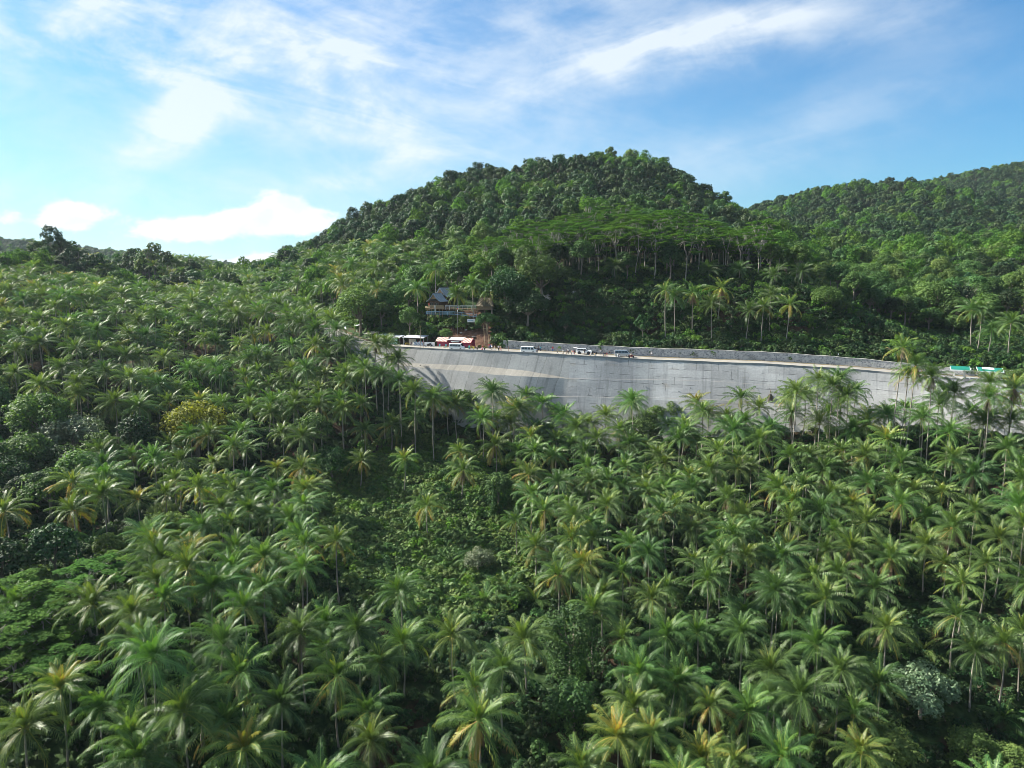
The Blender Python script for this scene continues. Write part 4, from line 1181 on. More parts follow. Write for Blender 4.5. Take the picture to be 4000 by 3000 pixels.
# --- broad-leaved woods
x, y = grid(-330, 720, 225, 1010, 5.7)
x2, y2 = grid(-1050, -330, 300, 1250, 8.0)
x, y = np.concatenate([x, x2]), np.concatenate([y, y2])
g, d, q, px, py, D = survey(x, y)
WOOD = []
behind = (d > 13) & (q > 900) | ((q <= 900) & (D > 316)) 
for i in np.argsort(D):
    if not behind[i] or D[i] > 1250 or abs(x[i]) > .95 * y[i]: continue
    if d[i] < 13 and q[i] > 900: continue
    if 1630 < px[i] < 1950 and d[i] < 34: continue             # house, stair and bare bank
    cliff = 1900 < px[i] < 3950 and D[i] < float(np.interp(px[i], [1900, 2100, 3080, 3500, 3950], [250, 246, 232, 214, 196]))
    if cliff and random.random() > .10: continue
    if px[i] < 1720 and D[i] < 300 and random.random() > .55: continue
    if D[i] > 520 and (i % 5 == 0): continue
    if not near.ok(x[i], y[i], 3.7 if D[i] < 420 else 4.2): continue
    near.add(x[i], y[i])
    n = math.sin(x[i] * .045 + 2) * math.sin(y[i] * .05) + random.uniform(-.9, .9)
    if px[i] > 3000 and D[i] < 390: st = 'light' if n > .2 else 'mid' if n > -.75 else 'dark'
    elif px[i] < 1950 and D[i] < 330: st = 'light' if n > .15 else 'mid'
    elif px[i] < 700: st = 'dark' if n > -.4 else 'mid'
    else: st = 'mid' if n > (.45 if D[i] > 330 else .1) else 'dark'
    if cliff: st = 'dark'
    WOOD.append((x[i], y[i], g[i], st, random.uniform(.82, 1.25) * (1.0 if not cliff else .6), px[i], D[i]))
# left-hand thicket and a few on the slopes in front
x, y = grid(-260, 200, 60, 215, 6.0)
g, d, q, px, py, D = survey(x, y)
thick = inside(px, py, THICKET)
for i in range(len(x)):
    if d[i] > -13: continue
    p = .85 if thick[i] else (.5 if px[i] < 1250 else 0)
    if random.random() < p and near.ok(x[i], y[i], 4.6):
        near.add(x[i], y[i]); WOOD.append((x[i], y[i], g[i], random.choice(('mid', 'dark', 'light', 'mid')), random.uniform(.75, 1.35), px[i], D[i]))

# ------------------------------------------------------------------ build them: individuals first, the rest as masses
ORD = 'first second third fourth fifth sixth seventh eighth ninth tenth'.split()
def rows_of(k):
    return {1: [''], 2: ['nearer row', 'farther row'], 3: ['nearest row', 'middle row', 'farthest row']}.get(k) or [f'{ORD[i]} row' for i in range(k)]
def name_apart(items, noun):
    """items: dicts with px, D, look, place; writes a label that singles each one out among its look-alikes of the same place"""
    by = {}
    for it in items: by.setdefault((it['look'], it['place']), []).append(it)
    for (look, place), L in by.items():
        L.sort(key=lambda a: a['D'])
        k = max(1, math.ceil(len(L) / 8)); n = math.ceil(len(L) / k)
        rows = rows_of(k)
        for r in range(k):
            R = sorted(L[r * n:(r + 1) * n], key=lambda a: a['px'])
            for i, it in enumerate(R):
                s = f'{look} {noun} {place}'
                if len(L) > 1:
                    if len(R) > 1: s += ', ' + ('leftmost' if i == 0 else 'rightmost' if i == len(R) - 1 else f'{ORD[i]} from left')
                    if rows[r]: s += ', ' + rows[r]
                it['label'] = s
def palm_place(px, py, D, d, q):
    if d > 9 and q > 1150:
        if px > 3400: return 'above the green shelters'
        if px > 2050: return 'on the dark slope above the road'
        if D > 330: return 'high on the forested hill'
        return 'on the hill around the stilt house'
    if py < 1600 and px > 1560: return 'rising in front of the wall'
    if px > 1560 and py < 1700: return 'by the foot of the wall'
    if px < 1560 and py < 1240: return 'high on the coconut hillside'
    if px < 780 and py < 1500: return 'on the outer coconut hillside'
    if px < 1560 and py < 1500: return 'on the hillside beside the wall end'
    if px < 1400 and py < 1720: return 'low on the coconut hillside'
    if px < 700 and py < 2080: return 'by the leafy thicket'
    if px < 1330 and py < 2080: return 'on the slope beside the clearing'
    if px < 2250 and py < 2330: return 'around the bushy clearing'
    if px < 650: return 'by the feathery flat-topped trees'
    if px < 1450: return 'below the clearing towards the thicket'
    if px < 2500: return 'below the bushy clearing'
    if py < 1950: return 'at the top of the dense grove'
    if py < 2300: return 'in the middle of the dense grove'
    if px < 3300: return 'in the lower dense grove'
    return 'near the bottom corner'
for p in PALMS:
    a, b, c = proj(p['top']); p['px'], p['py'], p['D'] = float(a), float(b), float(c)
    dd, _, qq = edge_dist(p['top'][0], p['top'][1]); p['d'], p['q'] = float(dd), float(qq)
    p['in'] = -110 < p['px'] < 4110 and 300 < p['py'] < 3120
seen = sorted([p for p in PALMS if p['in']], key=lambda p: (p['D'] - (140 if p['hero'] else 0)) / p['size'])
single = seen[:300]
sid = set(id(p) for p in single)
WORDS = {'green': 'green', 'dark': 'dark green', 'yellow': 'yellow-fringed', 'lime': 'bright green', 'ragged': 'ragged', 'young': 'young stemless'}
for p in single:
    p['look'] = ('leaning ' if p['lean'] == 2 else '') + ('brown-skirted ' if p['skirt'] else '') + WORDS[p['kind']]
    p['place'] = palm_place(p['px'], p['py'], p['D'], p['d'], p['q'])
name_apart(single, 'coconut palm')
for p in single:
    root = empty('coconut_palm', p['b'], 0, p['label'], 'palm tree', 'coconut palms')
    k = p['h'] / TRUNK_H
    tx, ty, tz = TTOP[p['lean']][p['v']]
    rz = p['rz']
    off = (tx * math.cos(rz) - ty * math.sin(rz), tx * math.sin(rz) + ty * math.cos(rz), p['h'])
    if p['kind'] != 'young' and p['h'] > 2:
        link('trunk', TRUNKS[p['lean']][p['v']], root, (0, 0, 0), (0, 0, rz), (1, 1, k))
    else: off = (0, 0, .3)
    s = p['size']; w = random.randrange(3)
    link('crown', CROWN[p['kind']][w], root, off, (random.gauss(0, .11), random.gauss(0, .11), random.random() * 6.283), (s, s, s))
    if p['skirt']: link('dead_fronds', SKIRT[w], root, off, (0, 0, random.random() * 6.283), (s, s, s))
    if p['kind'] in ('green', 'yellow') and p['D'] < 175: link('coconuts', NUTS, root, off, (0, 0, random.random() * 6.283), (s, s, s))
rest = [p for p in PALMS if id(p) not in sid and p['kind'] != 'young']
KV = {'green': (0, 1), 'dark': (2, 2), 'yellow': (3, 3), 'lime': (4, 4), 'ragged': (3, 0)}
if rest:
    mass('coconut_grove', 'coconut palms crowding the far slopes and gaps between the nearer palms', 'palm grove', [p['b'] for p in rest], [(0, 0, p['rz']) for p in rest],
         [(p['size'], p['size'], p['h'] / TRUNK_H) for p in rest], [random.choice(KV[p['kind']]) for p in rest], FARPALM)

# flat-topped trees
items = []
for x_, y_, g_, s_, hero in UMB_AT:
    a, b, c = (float(k) for k in proj((x_, y_, g_ + 15 * s_)))
    items.append(dict(x=x_, y=y_, g=g_, s=s_, px=a, py=b, D=c, look='feathery' if hero else 'pale-trunked', place='by the lower thicket' if hero else ('above the stilt house' if a < 2300 else 'above the dark slope' if a < 2750 else 'at the far end of the shoulder')))
name_apart(items, 'flat-topped tree')
for it in items:
    root = empty('umbrella_tree', (it['x'], it['y'], it['g']), random.random() * 6.283, it['label'], 'tree', 'flat-topped feathery trees')
    s = it['s']; v = random.randrange(4); z = s * (random.uniform(.92, 1.08) if it['place'] != 'by the lower thicket' else .70)
    link('trunk', UMBR[v][1], root, scl=(s, s, z)); link('crown', UMBR[v][0], root, scl=(s, s, z))

# trees with a look of their own
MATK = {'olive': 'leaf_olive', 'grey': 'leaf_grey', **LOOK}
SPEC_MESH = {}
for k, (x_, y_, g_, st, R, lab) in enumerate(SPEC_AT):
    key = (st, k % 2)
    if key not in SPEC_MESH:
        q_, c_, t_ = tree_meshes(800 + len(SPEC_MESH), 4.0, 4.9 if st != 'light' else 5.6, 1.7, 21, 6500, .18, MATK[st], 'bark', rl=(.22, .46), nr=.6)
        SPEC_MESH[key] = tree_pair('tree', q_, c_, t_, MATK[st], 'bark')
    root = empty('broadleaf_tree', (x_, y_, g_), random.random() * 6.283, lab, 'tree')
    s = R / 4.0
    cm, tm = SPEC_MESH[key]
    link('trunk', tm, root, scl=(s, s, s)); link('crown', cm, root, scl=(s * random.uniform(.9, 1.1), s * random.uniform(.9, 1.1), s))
# wood trees: the ones that show largest are trees of their own
def tree_place(px, D, y_):
    if D < 215: return 'in the leafy thicket' if px < 700 else 'on the slope below the wall'
    if px < 700: return 'on the left ridge'
    if px < 1500: return 'above the upper road bend'
    if px < 2000: return 'around the stilt house' if D < 300 else 'behind the stilt house'
    if px < 3000: return 'above the dark slope' if D < 300 else 'on the round hill'
    if px < 3500: return 'in the sunlit woods' if D > 250 else 'over the stone wall'
    return 'in the outer sunlit woods' if D > 250 else 'above the green shelters'
cand = sorted([w for w in WOOD if -60 < w[5] < 4060], key=lambda w: w[6] / w[4])[:215]
ids = set(id(w) for w in cand)
TW = {'dark': 'dark green', 'mid': 'mid green', 'light': 'light green'}
items = []
for w in cand:
    items.append(dict(w=w, px=w[5], D=w[6], look=('tall ' if w[4] > 1.05 else '') + TW[w[3]], place=tree_place(w[5], w[6], w[1])))
name_apart(items, 'leafy tree')
for it in items:
    x_, y_, g_, st, s, _, _ = it['w']
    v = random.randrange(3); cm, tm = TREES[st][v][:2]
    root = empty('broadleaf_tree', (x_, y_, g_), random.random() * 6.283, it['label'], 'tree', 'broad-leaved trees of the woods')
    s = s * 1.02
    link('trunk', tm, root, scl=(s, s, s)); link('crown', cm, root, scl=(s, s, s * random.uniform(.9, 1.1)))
rest = [w for w in WOOD if id(w) not in ids]
FV = {'dark': (0, 1), 'mid': (2, 3, 5), 'light': (4, 4, 5)}
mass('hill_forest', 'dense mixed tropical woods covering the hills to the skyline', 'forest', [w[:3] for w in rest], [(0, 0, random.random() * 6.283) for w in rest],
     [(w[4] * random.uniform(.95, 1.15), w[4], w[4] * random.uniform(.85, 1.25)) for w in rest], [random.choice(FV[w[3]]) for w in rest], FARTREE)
# palms scattered on the hill among the woods
# --- undergrowth
B = []
def bushes(x0, x1, y0, y1, step, keep, size, kinds):
    x, y = grid(x0, x1, y0, y1, step, .5)
    g, d, q, px, py, D = survey(x, y)
    for i in np.nonzero(keep(x, y, d, q, px, py, D))[0]:
        s = random.uniform(*size)
        B.append((x[i], y[i], g[i], s, random.choice(kinds)))
offroad = lambda d, q: (((d < np.where(q > 1620, -6.8, -4.0)) | (d > 12.4)) & (q > 1180)) | (((d < -2) | (d > 10)) & (q <= 1180))
bank = lambda px, d: ((px > 1700) & (px < 1925) & (d > 9) & (d < 17.5)) | ((px > 1655) & (px < 1940) & (d > 20.5) & (d < 33)) | ((px > 1870) & (px < 1925) & (d > 9) & (d < 24))
bushes(-90, 20, 80, 200, 1.25, lambda x, y, d, q, px, py, D: inside(px, py, CLEARING) & offroad(d, q), (.6, 1.5), (1, 2, 3, 3, 3, 6, 7, 7, 5))
bushes(-260, 290, 55, 215, 2.3, lambda x, y, d, q, px, py, D: (~inside(px, py, CLEARING)) & offroad(d, q) & (d < 0), (.6, 1.25), (0, 0, 4, 4, 0, 1))  # mostly dark-leaved bushes: shade between the palms deepened by leaf colour
bushes(-40, 240, 160, 300, 1.55, lambda x, y, d, q, px, py, D: (px > 1925) & (d > 12.4) & (d < 60), (.7, 1.6), (0, 0, 0, 4, 4, 1, 5))
bushes(-140, 10, 210, 340, 1.7, lambda x, y, d, q, px, py, D: (px < 1960) & (q > 1000) & (d > 12.4) & (d < 110) & ~bank(px, d), (.8, 1.8), (1, 3, 3, 2, 5, 1))
bushes(-260, -30, 200, 400, 3.4, lambda x, y, d, q, px, py, D: (q <= 1180) & offroad(d, q), (.8, 1.5), (0, 1, 2, 4, 5))
bushes(-60, 0, 215, 255, 2.6, lambda x, y, d, q, px, py, D: bank(px, d) & (np.sin(x * 1.3) * np.sin(y * 1.1) > .45), (.3, .6), (1, 3, 5))
bushes(110, 330, 200, 420, 4.0, lambda x, y, d, q, px, py, D: (d > 60) & (px > 3000), (1.0, 2.0), (1, 3, 5, 2))
mass('undergrowth', 'tangled shrubs, vines and weeds covering the ground between the trees', 'undergrowth', [b[:3] for b in B], [(random.uniform(-.2, .2), random.uniform(-.2, .2), random.random() * 6.283) for b in B],
     [(b[3], b[3], b[3] * random.uniform(.7, 1.2)) for b in B], [b[4] for b in B], BUSH)
0 and print('FIXED', [(k[0], k[1], round(p['h'], 1)) for k, p in zip(FIXED, [p for p in PALMS if p['hero']][-len(FIXED) - 30:])])
print('PALMS', len(PALMS), 'hero', N_HERO, 'umb', len(UMB_AT), 'wood', len(WOOD), 'bush', len(B))
# ------------------------------------------------------------------ paints and small materials
P = lambda n, c, **k: M.setdefault(n, plain(n, c, **k))
P('white_paint', (.84, .85, .85), rough=.28, spec=.5, var=.05); P('silver_paint', (.40, .43, .46), rough=.25, spec=.5, metal=.5, var=.05)
P('glass', (.018, .022, .026), rough=.06, spec=.8, var=.1); P('tyre', (.018, .018, .018), rough=.85); P('rim', (.45, .45, .46), rough=.35, metal=.8)
P('lamp_glass', (.7, .72, .7), rough=.1); P('tail_red', (.35, .015, .012), rough=.25); P('trim', (.03, .03, .032), rough=.6)
P('tin', (.58, .61, .65), rough=.42, metal=.35, var=.22, scale=1.2); P('tin_cream', (.56, .50, .36), rough=.55, var=.2, scale=1.2); P('tin_blue', (.30, .40, .52), rough=.5, var=.2, scale=1.2)
P('roof_blue', (.46, .53, .64), rough=.34, metal=.45, var=.2, scale=.8); P('ridge_tin', (.20, .24, .30), rough=.5, var=.2)
P('wood', (.20, .13, .075), rough=.8, var=.3, scale=4); P('step_wood', (.17, .12, .085), rough=.85, var=.3); P('old_wood', (.30, .23, .16), rough=.85, var=.3, scale=4); P('dark_wood', (.075, .045, .028), rough=.8, var=.3, scale=4); P('red_wood', (.26, .06, .035), rough=.7, var=.25)
P('bamboo', (.42, .34, .20), rough=.7, var=.25, scale=5); P('woven', (.24, .17, .10), rough=.85, var=.3, scale=8); P('thatch', (.20, .17, .12), rough=.95, var=.4, scale=5, bump=.8)
P('magenta', (.32, .035, .085), rough=.6, var=.2); P('mint', (.22, .50, .36), rough=.6, var=.15); P('yellow_paint', (.62, .50, .08), rough=.5, var=.15); P('teal', (.05, .33, .36), rough=.4)
P('post_white', (.62, .63, .62), rough=.6, var=.12); P('picket_blue', (.22, .36, .47), rough=.6, var=.15); P('green_roof', (.014, .17, .125), rough=.45, var=.12, scale=.8); P('green_barrel', (.02, .20, .12), rough=.5)
P('plaster', (.52, .52, .49), rough=.85, var=.15, scale=1.5); P('cement', (.36, .36, .34), rough=.9, var=.2, scale=1.0); P('rust', (.26, .10, .05), rough=.8, var=.3)
P('rock_grey', (.30, .30, .28), rough=.95, spec=.1, var=.35, scale=1.4, bump=.7); P('rock_ochre', (.36, .23, .12), rough=.95, spec=.1, var=.4, scale=1.1, bump=.8)
P('skin', (.33, .19, .12), rough=.55, var=.05); P('hair', (.02, .015, .012), rough=.5); P('eye', (.03, .02, .02), rough=.2); P('shade_cloth', (.10, .10, .11), rough=.9)
for nm, c in dict(c_white=(.72, .72, .72), c_black=(.03, .03, .035), c_red=(.42, .04, .05), c_blue=(.04, .12, .34), c_cyan=(.04, .36, .48), c_yellow=(.62, .52, .06), c_grey=(.22, .22, .23), c_tan=(.42, .33, .22), c_pink=(.58, .25, .27), c_navy=(.03, .045, .10), c_denim=(.09, .13, .22)).items():
    P(nm, c, rough=.85, spec=.1, var=.1)
def striped(name, c0, c1, kx, kz, scale, duty=.5):
    def fn(T, out):
        tc = T.node('ShaderNodeTexCoord'); x, y, z = T.sep(tc.outputs['Object'])
        k = T.math('FRACT', T.mul(T.add(T.mul(x, kx), T.mul(z, kz)), scale))
        n = T.noise(tc.outputs['Object'], 2.0, 4, .6)
        c = T.mix(T.math('LESS_THAN', k, duty), c0, c1)
        r = T.range(n, .3, .7, .8, 1.15, smooth=False)
        p = T.node('ShaderNodeBsdfPrincipled'); T.put(p.inputs['Base Color'], T.mix(1.0, c, T.vec(r, r, r), 'MULTIPLY')); p.inputs['Roughness'].default_value = .55
        T.l.new(p.outputs[0], out.inputs[0])
    M[name] = material(name, fn)
striped('mint_stripes', (.16, .46, .32), (.66, .70, .64), .75, 1.0, 2.0, .42)
striped('blue_stripes', (.10, .22, .40), (.68, .70, .72), .8, 1.0, 2.2, .5)
striped('red_stripes', (.42, .085, .10), (.60, .52, .42), 1.0, 0.0, 2.1, .5)

def at_road(name, px, d, label, cat, group=None, turn=0.0, dz=0.0):
    p, a = road_pt(px, d)
    return empty(name, (p[0], p[1], p[2] + dz), a + turn, label, cat, group)
def px_m(px, d=0):
    p, _ = road_pt(px, d); return float(proj(p)[2]) / F         # metres per photo pixel there

# ------------------------------------------------------------------ vehicles: x forward, y left, z up
def body_loft(st, mat, name, parent):
    """st: (x, floor z, belt z, roof z, half width at floor/belt, half width at roof)"""
    mb = MB(); pts = []; n = 10
    for x, z0, zb, z1, w, wr in st:
        pr = [(w * .93, z0), (w, z0 + .10), (w * 1.0, zb), (wr * 1.0, z1 - .09), (wr * .86, z1)]
        pts += [(x, y, z) for y, z in pr] + [(x, -y, z) for y, z in reversed(pr)]
    fs = [(i * n + k, (i + 1) * n + k, (i + 1) * n + (k + 1) % n, i * n + (k + 1) % n) for i in range(len(st) - 1) for k in range(n)]
    fs += [tuple(range(n)), tuple((len(st) - 1) * n + k for k in range(n - 1, -1, -1))]
    return mb.poly(pts, fs).build(name, mat, parent, False, .025)
def wheels(root, xs, w, r):
    for x in xs:
        for s in (1, -1):
            y = s * (w - .10)
            wh = MB().lathe([(r * .62, -.11), (r * .94, -.11), (r, -.06), (r, .06), (r * .94, .11), (r * .62, .11)], 18, 'Y', (0, 0, 0)).build('wheel', M['tyre'], root, True, loc=(x, y, r))
            MB().lathe([(.03, s * .115), (r * .60, s * .112)], 14, 'Y').build('rim', M['rim'], wh)
def side_glass(root, quads, s):
    for q in quads:
        P4 = [Vector((x, s * y, z)) for x, y, z in q]; nrm = (P4[1] - P4[0]).cross(P4[2] - P4[0]).normalized()
        if nrm.y * s < 0: nrm = -nrm
        MB().poly([p + nrm * .006 for p in P4], [(0, 1, 2, 3)]).build('window', M['glass'], root)
def make_van(name, px, d, paint, label, turn=0.0):
    root = at_road(name, px, d, label, 'van', 'vans parked on the mountain road', turn)
    W, Wr = .86, .74
    ST = [(-2.38, .42, 1.0, 1.86, .78, .66), (-2.30, .28, 1.0, 1.98, .85, .72), (-1.0, .26, 1.0, 2.03, W, Wr), (.9, .26, 1.0, 2.02, W, Wr), (1.35, .26, 1.0, 1.96, W, Wr * .98), (1.98, .26, 1.0, 1.22, W, .80), (2.28, .28, .82, 1.02, .83, .78), (2.40, .36, .70, .86, .74, .70)]
    body_loft(ST, M[paint], 'body', root)
    wheels(root, (-1.42, 1.48), W, .33)
    for s in (1, -1):
        y0, y1 = W + .003, Wr + .035
        side_glass(root, [[(-2.15, y0 - .01, 1.12), (-1.28, y0, 1.12), (-1.28, y1, 1.78), (-2.10, y1 - .01, 1.76)], [(-1.22, y0, 1.12), (-.32, y0, 1.12), (-.32, y1, 1.78), (-1.22, y1, 1.78)],
                          [(-.26, y0, 1.12), (.62, y0, 1.12), (.62, y1, 1.78), (-.26, y1, 1.78)], [(.72, y0, 1.12), (1.78, y0, 1.12), (1.30, y1, 1.75), (.72, y1, 1.77)]], s)
        MB().box((2.36, s * .60, .70), (.10, .26, .16)).build('headlight', M['lamp_glass'], root, bevel=.02)
        MB().box((-2.37, s * .72, 1.05), (.06, .12, .40)).build('tail_light', M['tail_red'], root)
        MB().box((1.52, s * .98, 1.18), (.10, .20, .16)).build('mirror', M[paint], root, bevel=.02)
    MB().poly([(1.42, -.66, 1.90), (1.42, .66, 1.90), (1.985, .74, 1.25), (1.985, -.74, 1.25)], [(0, 1, 2, 3)]).build('windscreen', M['glass'], root, loc=(.012, 0, .012))
    MB().poly([(-2.392, -.58, 1.20), (-2.392, .58, 1.20), (-2.345, .55, 1.78), (-2.345, -.55, 1.78)], [(0, 1, 2, 3)]).build('rear_window', M['glass'], root, loc=(-.012, 0, 0))
    MB().box((2.40, 0, .46), (.10, 1.5, .20)).build('bumper', M[paint], root, bevel=.03)
    MB().box((2.42, 0, .70), (.05, .8, .12)).build('grille', M['trim'], root)
    for s in (1, -1):
        MB().box((-.1, s * (W + .006), .98), (3.9, .008, .03)).build('door_line', M['trim'], root)
    return root
make_van('van', 1785, 1.75, 'white_paint', 'white passenger van parked at the road edge before the pink stall')
make_van('van', 2066, 1.9, 'white_paint', 'white passenger van parked before the near end of the stone wall')
make_van('van', 2432, 6.3, 'silver_paint', 'silver grey passenger van parked beside the stone wall, farthest from the stalls')
def make_suv(px, d):
    root = at_road('off_road_car', px, d, 'white off-road car with its tailgate raised and a side door open', 'car')
    W, Wr = .92, .70
    ST = [(-2.30, .50, 1.02, 1.16, .84, .80), (-2.22, .40, 1.05, 1.70, .90, .68), (-1.6, .38, 1.05, 1.78, W, Wr), (.0, .38, 1.05, 1.80, W, Wr), (.45, .38, 1.05, 1.74, W, Wr), (1.10, .38, 1.05, 1.16, W, .80), (2.0, .40, .98, 1.08, .90, .80), (2.30, .48, .84, .94, .80, .74)]
    body_loft(ST, M['white_paint'], 'body', root)
    wheels(root, (-1.40, 1.40), W, .39)
    for s in (1, -1):
        y0, y1 = W + .003, Wr + .05
        side_glass(root, [[(-2.05, y0, 1.14), (-1.22, y0, 1.12), (-1.22, y1, 1.60), (-1.95, y1, 1.58)], [(-1.16, y0, 1.12), (-.22, y0, 1.12), (-.22, y1, 1.61), (-1.16, y1, 1.60)], [(-.16, y0, 1.12), (.88, y0, 1.12), (.42, y1, 1.58), (-.16, y1, 1.61)]], s)
        MB().box((2.26, s * .64, .86), (.12, .28, .14)).build('headlight', M['lamp_glass'], root, bevel=.02)
        MB().box((-2.29, s * .78, 1.0), (.06, .14, .28)).build('tail_light', M['tail_red'], root)
        MB().bar((-1.9, s * .62, 1.86), (.2, s * .62, 1.86), .05).build('roof_rail', M['trim'], root)
        for x in (-1.40, 1.40):
            MB().lathe([(.42, -.02), (.50, -.02), (.50, .02), (.42, .02)], 18, 'Y', (x, s * (W + .004), .42)).build('wheel_arch', M['trim'], root)
    MB().poly([(.52, -.62, 1.70), (.52, .62, 1.70), (1.09, .74, 1.19), (1.09, -.74, 1.19)], [(0, 1, 2, 3)]).build('windscreen', M['glass'], root, loc=(.014, 0, .014))
    tg = MB().box((-.55, 0, 0), (1.15, 1.5, .10), M=Matrix.Rotation(rad(8), 3, 'Y')).build('tailgate', M['white_paint'], root, bevel=.03, loc=(-2.12, 0, 1.86))
    MB().box((-.45, 0, -.07), (.62, 1.2, .02), M=Matrix.Rotation(rad(8), 3, 'Y')).build('window', M['glass'], tg)
    MB().poly([(-2.315, -.70, .62), (-2.315, .70, .62), (-2.30, .60, 1.62), (-2.30, -.60, 1.62)], [(0, 1, 2, 3)]).build('boot_opening', M['trim'], root)
    dr = MB().box((.42, 0, .70), (.90, .07, .72)).build('door', M['white_paint'], root, bevel=.02, loc=(-.16, -.93, .02), rot=(0, 0, rad(-62)))
    MB().box((.42, -.045, 1.28), (.78, .03, .36)).build('window', M['glass'], dr)
    MB().box((2.30, 0, .60), (.10, 1.55, .22)).build('bumper', M['trim'], root, bevel=.03)
make_suv(2282, 7.3)
def make_motorbike(px, d, label, turn, paint):
    root = at_road('motorbike', px, d, label, 'motorbike', 'motorbikes parked on the road', turn)
    for x in (-.62, .62):
        wh = MB().lathe([(.22, -.05), (.29, -.045), (.30, 0), (.29, .045), (.22, .05)], 16, 'Y', (0, 0, 0)).build('wheel', M['tyre'], root, True, loc=(x, 0, .30))
        MB().lathe([(.05, -.03), (.05, .03)], 8, 'Y').bar((-.2, 0, 0), (.2, 0, 0), .02).bar((0, 0, -.2), (0, 0, .2), .02).build('rim', M['rim'], wh)
    MB().tube([(.62, 0, .30), (.48, 0, .72), (.40, 0, .98)], .03).build('fork', M['rim'], root)
    MB().bar((.42, -.33, 1.0), (.42, .33, 1.0), .035).build('handlebar', M['trim'], root)
    MB().prism([(-.55, .55), (-.1, .40), (.35, .55), (.45, .80), (.2, .70), (-.2, .62), (-.7, .72)], -.11, .11).build('body', M[paint], root, bevel=.03)
    MB().prism([(-.75, .74), (-.1, .66), (.05, .72), (-.1, .80), (-.7, .84)], -.12, .12).build('seat', M['trim'], root, bevel=.03)
    MB().box((-.05, 0, .36), (.42, .22, .24)).build('engine', M['trim'], root, bevel=.03)
    MB().box((.53, 0, .88), (.10, .16, .14)).build('headlight', M['lamp_glass'], root, bevel=.02)
make_motorbike(2104, 9.3, 'dark motorbike by the stone wall just past the second white van', .15, 'c_black')
make_motorbike(2322, 8.9, 'dark motorbike close in front of the white off-road car', -.2, 'c_navy')
make_motorbike(2466, 4.0, 'red brown motorbike at the front of the silver van', .35, 'c_red')
make_motorbike(1679, 8.6, 'dark motorbike standing before the low white board panel', .1, 'c_black')

# ------------------------------------------------------------------ stalls
def stall(px0, px1, d, depth, h, roof, label, walls=(), cat='stall', hb=None, over=.5):
    """open-fronted roadside stall with a sloping sheet roof on posts"""
    pm = (px0 + px1) / 2; k = px_m(pm, d); w = (px1 - px0) * k
    root = at_road('market_stall', pm, d, label, cat, 'roadside stalls')
    hb = hb or h + .45
    sl = (hb - h) / depth
    ro = MB()
    nr = max(8, int(w / .35)); P_ = []
    for i in range(nr + 1):                                      # corrugated sheet
        x = -w / 2 - .12 + (w + .24) * i / nr; zz = .03 * (i % 2)
        P_ += [(x, -over, h - over * sl + zz), (x, depth + .2, hb + .2 * sl + zz), (x, depth + .2, hb + .2 * sl + zz - .05), (x, -over, h - over * sl + zz - .05)]
    ro.poly(P_, [(4 * i + a, 4 * i + 4 + a, 4 * i + 4 + (a + 1) % 4, 4 * i + (a + 1) % 4) for i in range(nr) for a in range(4)])
    ro.build('roof', M[roof], root)
    MB().box((0, -over - .03, h - over * sl - .03), (w + .2, .04, .14)).build('fascia', M['post_white'], root)
    for x in (-w / 2 + .08, w / 2 - .08):
        for y, hh in ((0.05, h - .06), (depth - .1, hb - .12)):
            MB().box((x, y, hh / 2), (.10, .10, hh)).build('post', M['post_white'], root)
    MB().box((0, depth - .22, hb * .5 - .1), (w - .3, .05, hb - .3)).build('back_wall', M['dark_wood'], root)
    for f0, f1, y, z0, z1, m, nm in walls:
        x0, x1 = -w / 2 + f0 * w, -w / 2 + f1 * w
        MB().box(((x0 + x1) / 2, y, (z0 + z1) / 2), (x1 - x0, .06, z1 - z0)).build(nm, M[m], root)
    return root, w
stall(1414, 1463, 9.6, 3.0, 2.45, 'tin_cream', 'open stall with a cream sheet roof at the far end of the long row', [(.05, .5, .3, 0, .8, 'dark_wood', 'counter')])
stall(1464, 1507, 9.6, 3.0, 2.40, 'tin_blue', 'stall with a blue grey roof half hidden by a tall palm', [(.1, .9, .15, 0, .9, 'wood', 'counter')])
stall(1508, 1567, 9.4, 3.0, 2.30, 'tin', 'stall with a mint green front wall painted in white diagonal stripes', [(.16, .76, -.02, 0, 2.0, 'mint_stripes', 'front_wall'), (.77, .80, -.03, 0, 2.1, 'mint', 'corner_board')])
r4, w4 = stall(1569, 1660, 9.2, 3.2, 2.55, 'tin', 'wide stall with silver roof and blue white striped counter', [(.52, .97, -.05, 0, .98, 'blue_stripes', 'counter'), (.50, .99, -.08, .99, 1.06, 'post_white', 'counter_top'), (.16, .50, 1.6, 0, 1.9, 'plaster', 'inner_wall')])
for i in range(9):
    MB().box((w4 * (.06 + .047 * i), .25 + .1 * (i % 2), 1.06 + .16), (.17, .16, .32 + .08 * (i % 3))).build('goods', M[['c_white', 'c_tan', 'c_cyan', 'c_red', 'c_grey'][i % 5]], r4)
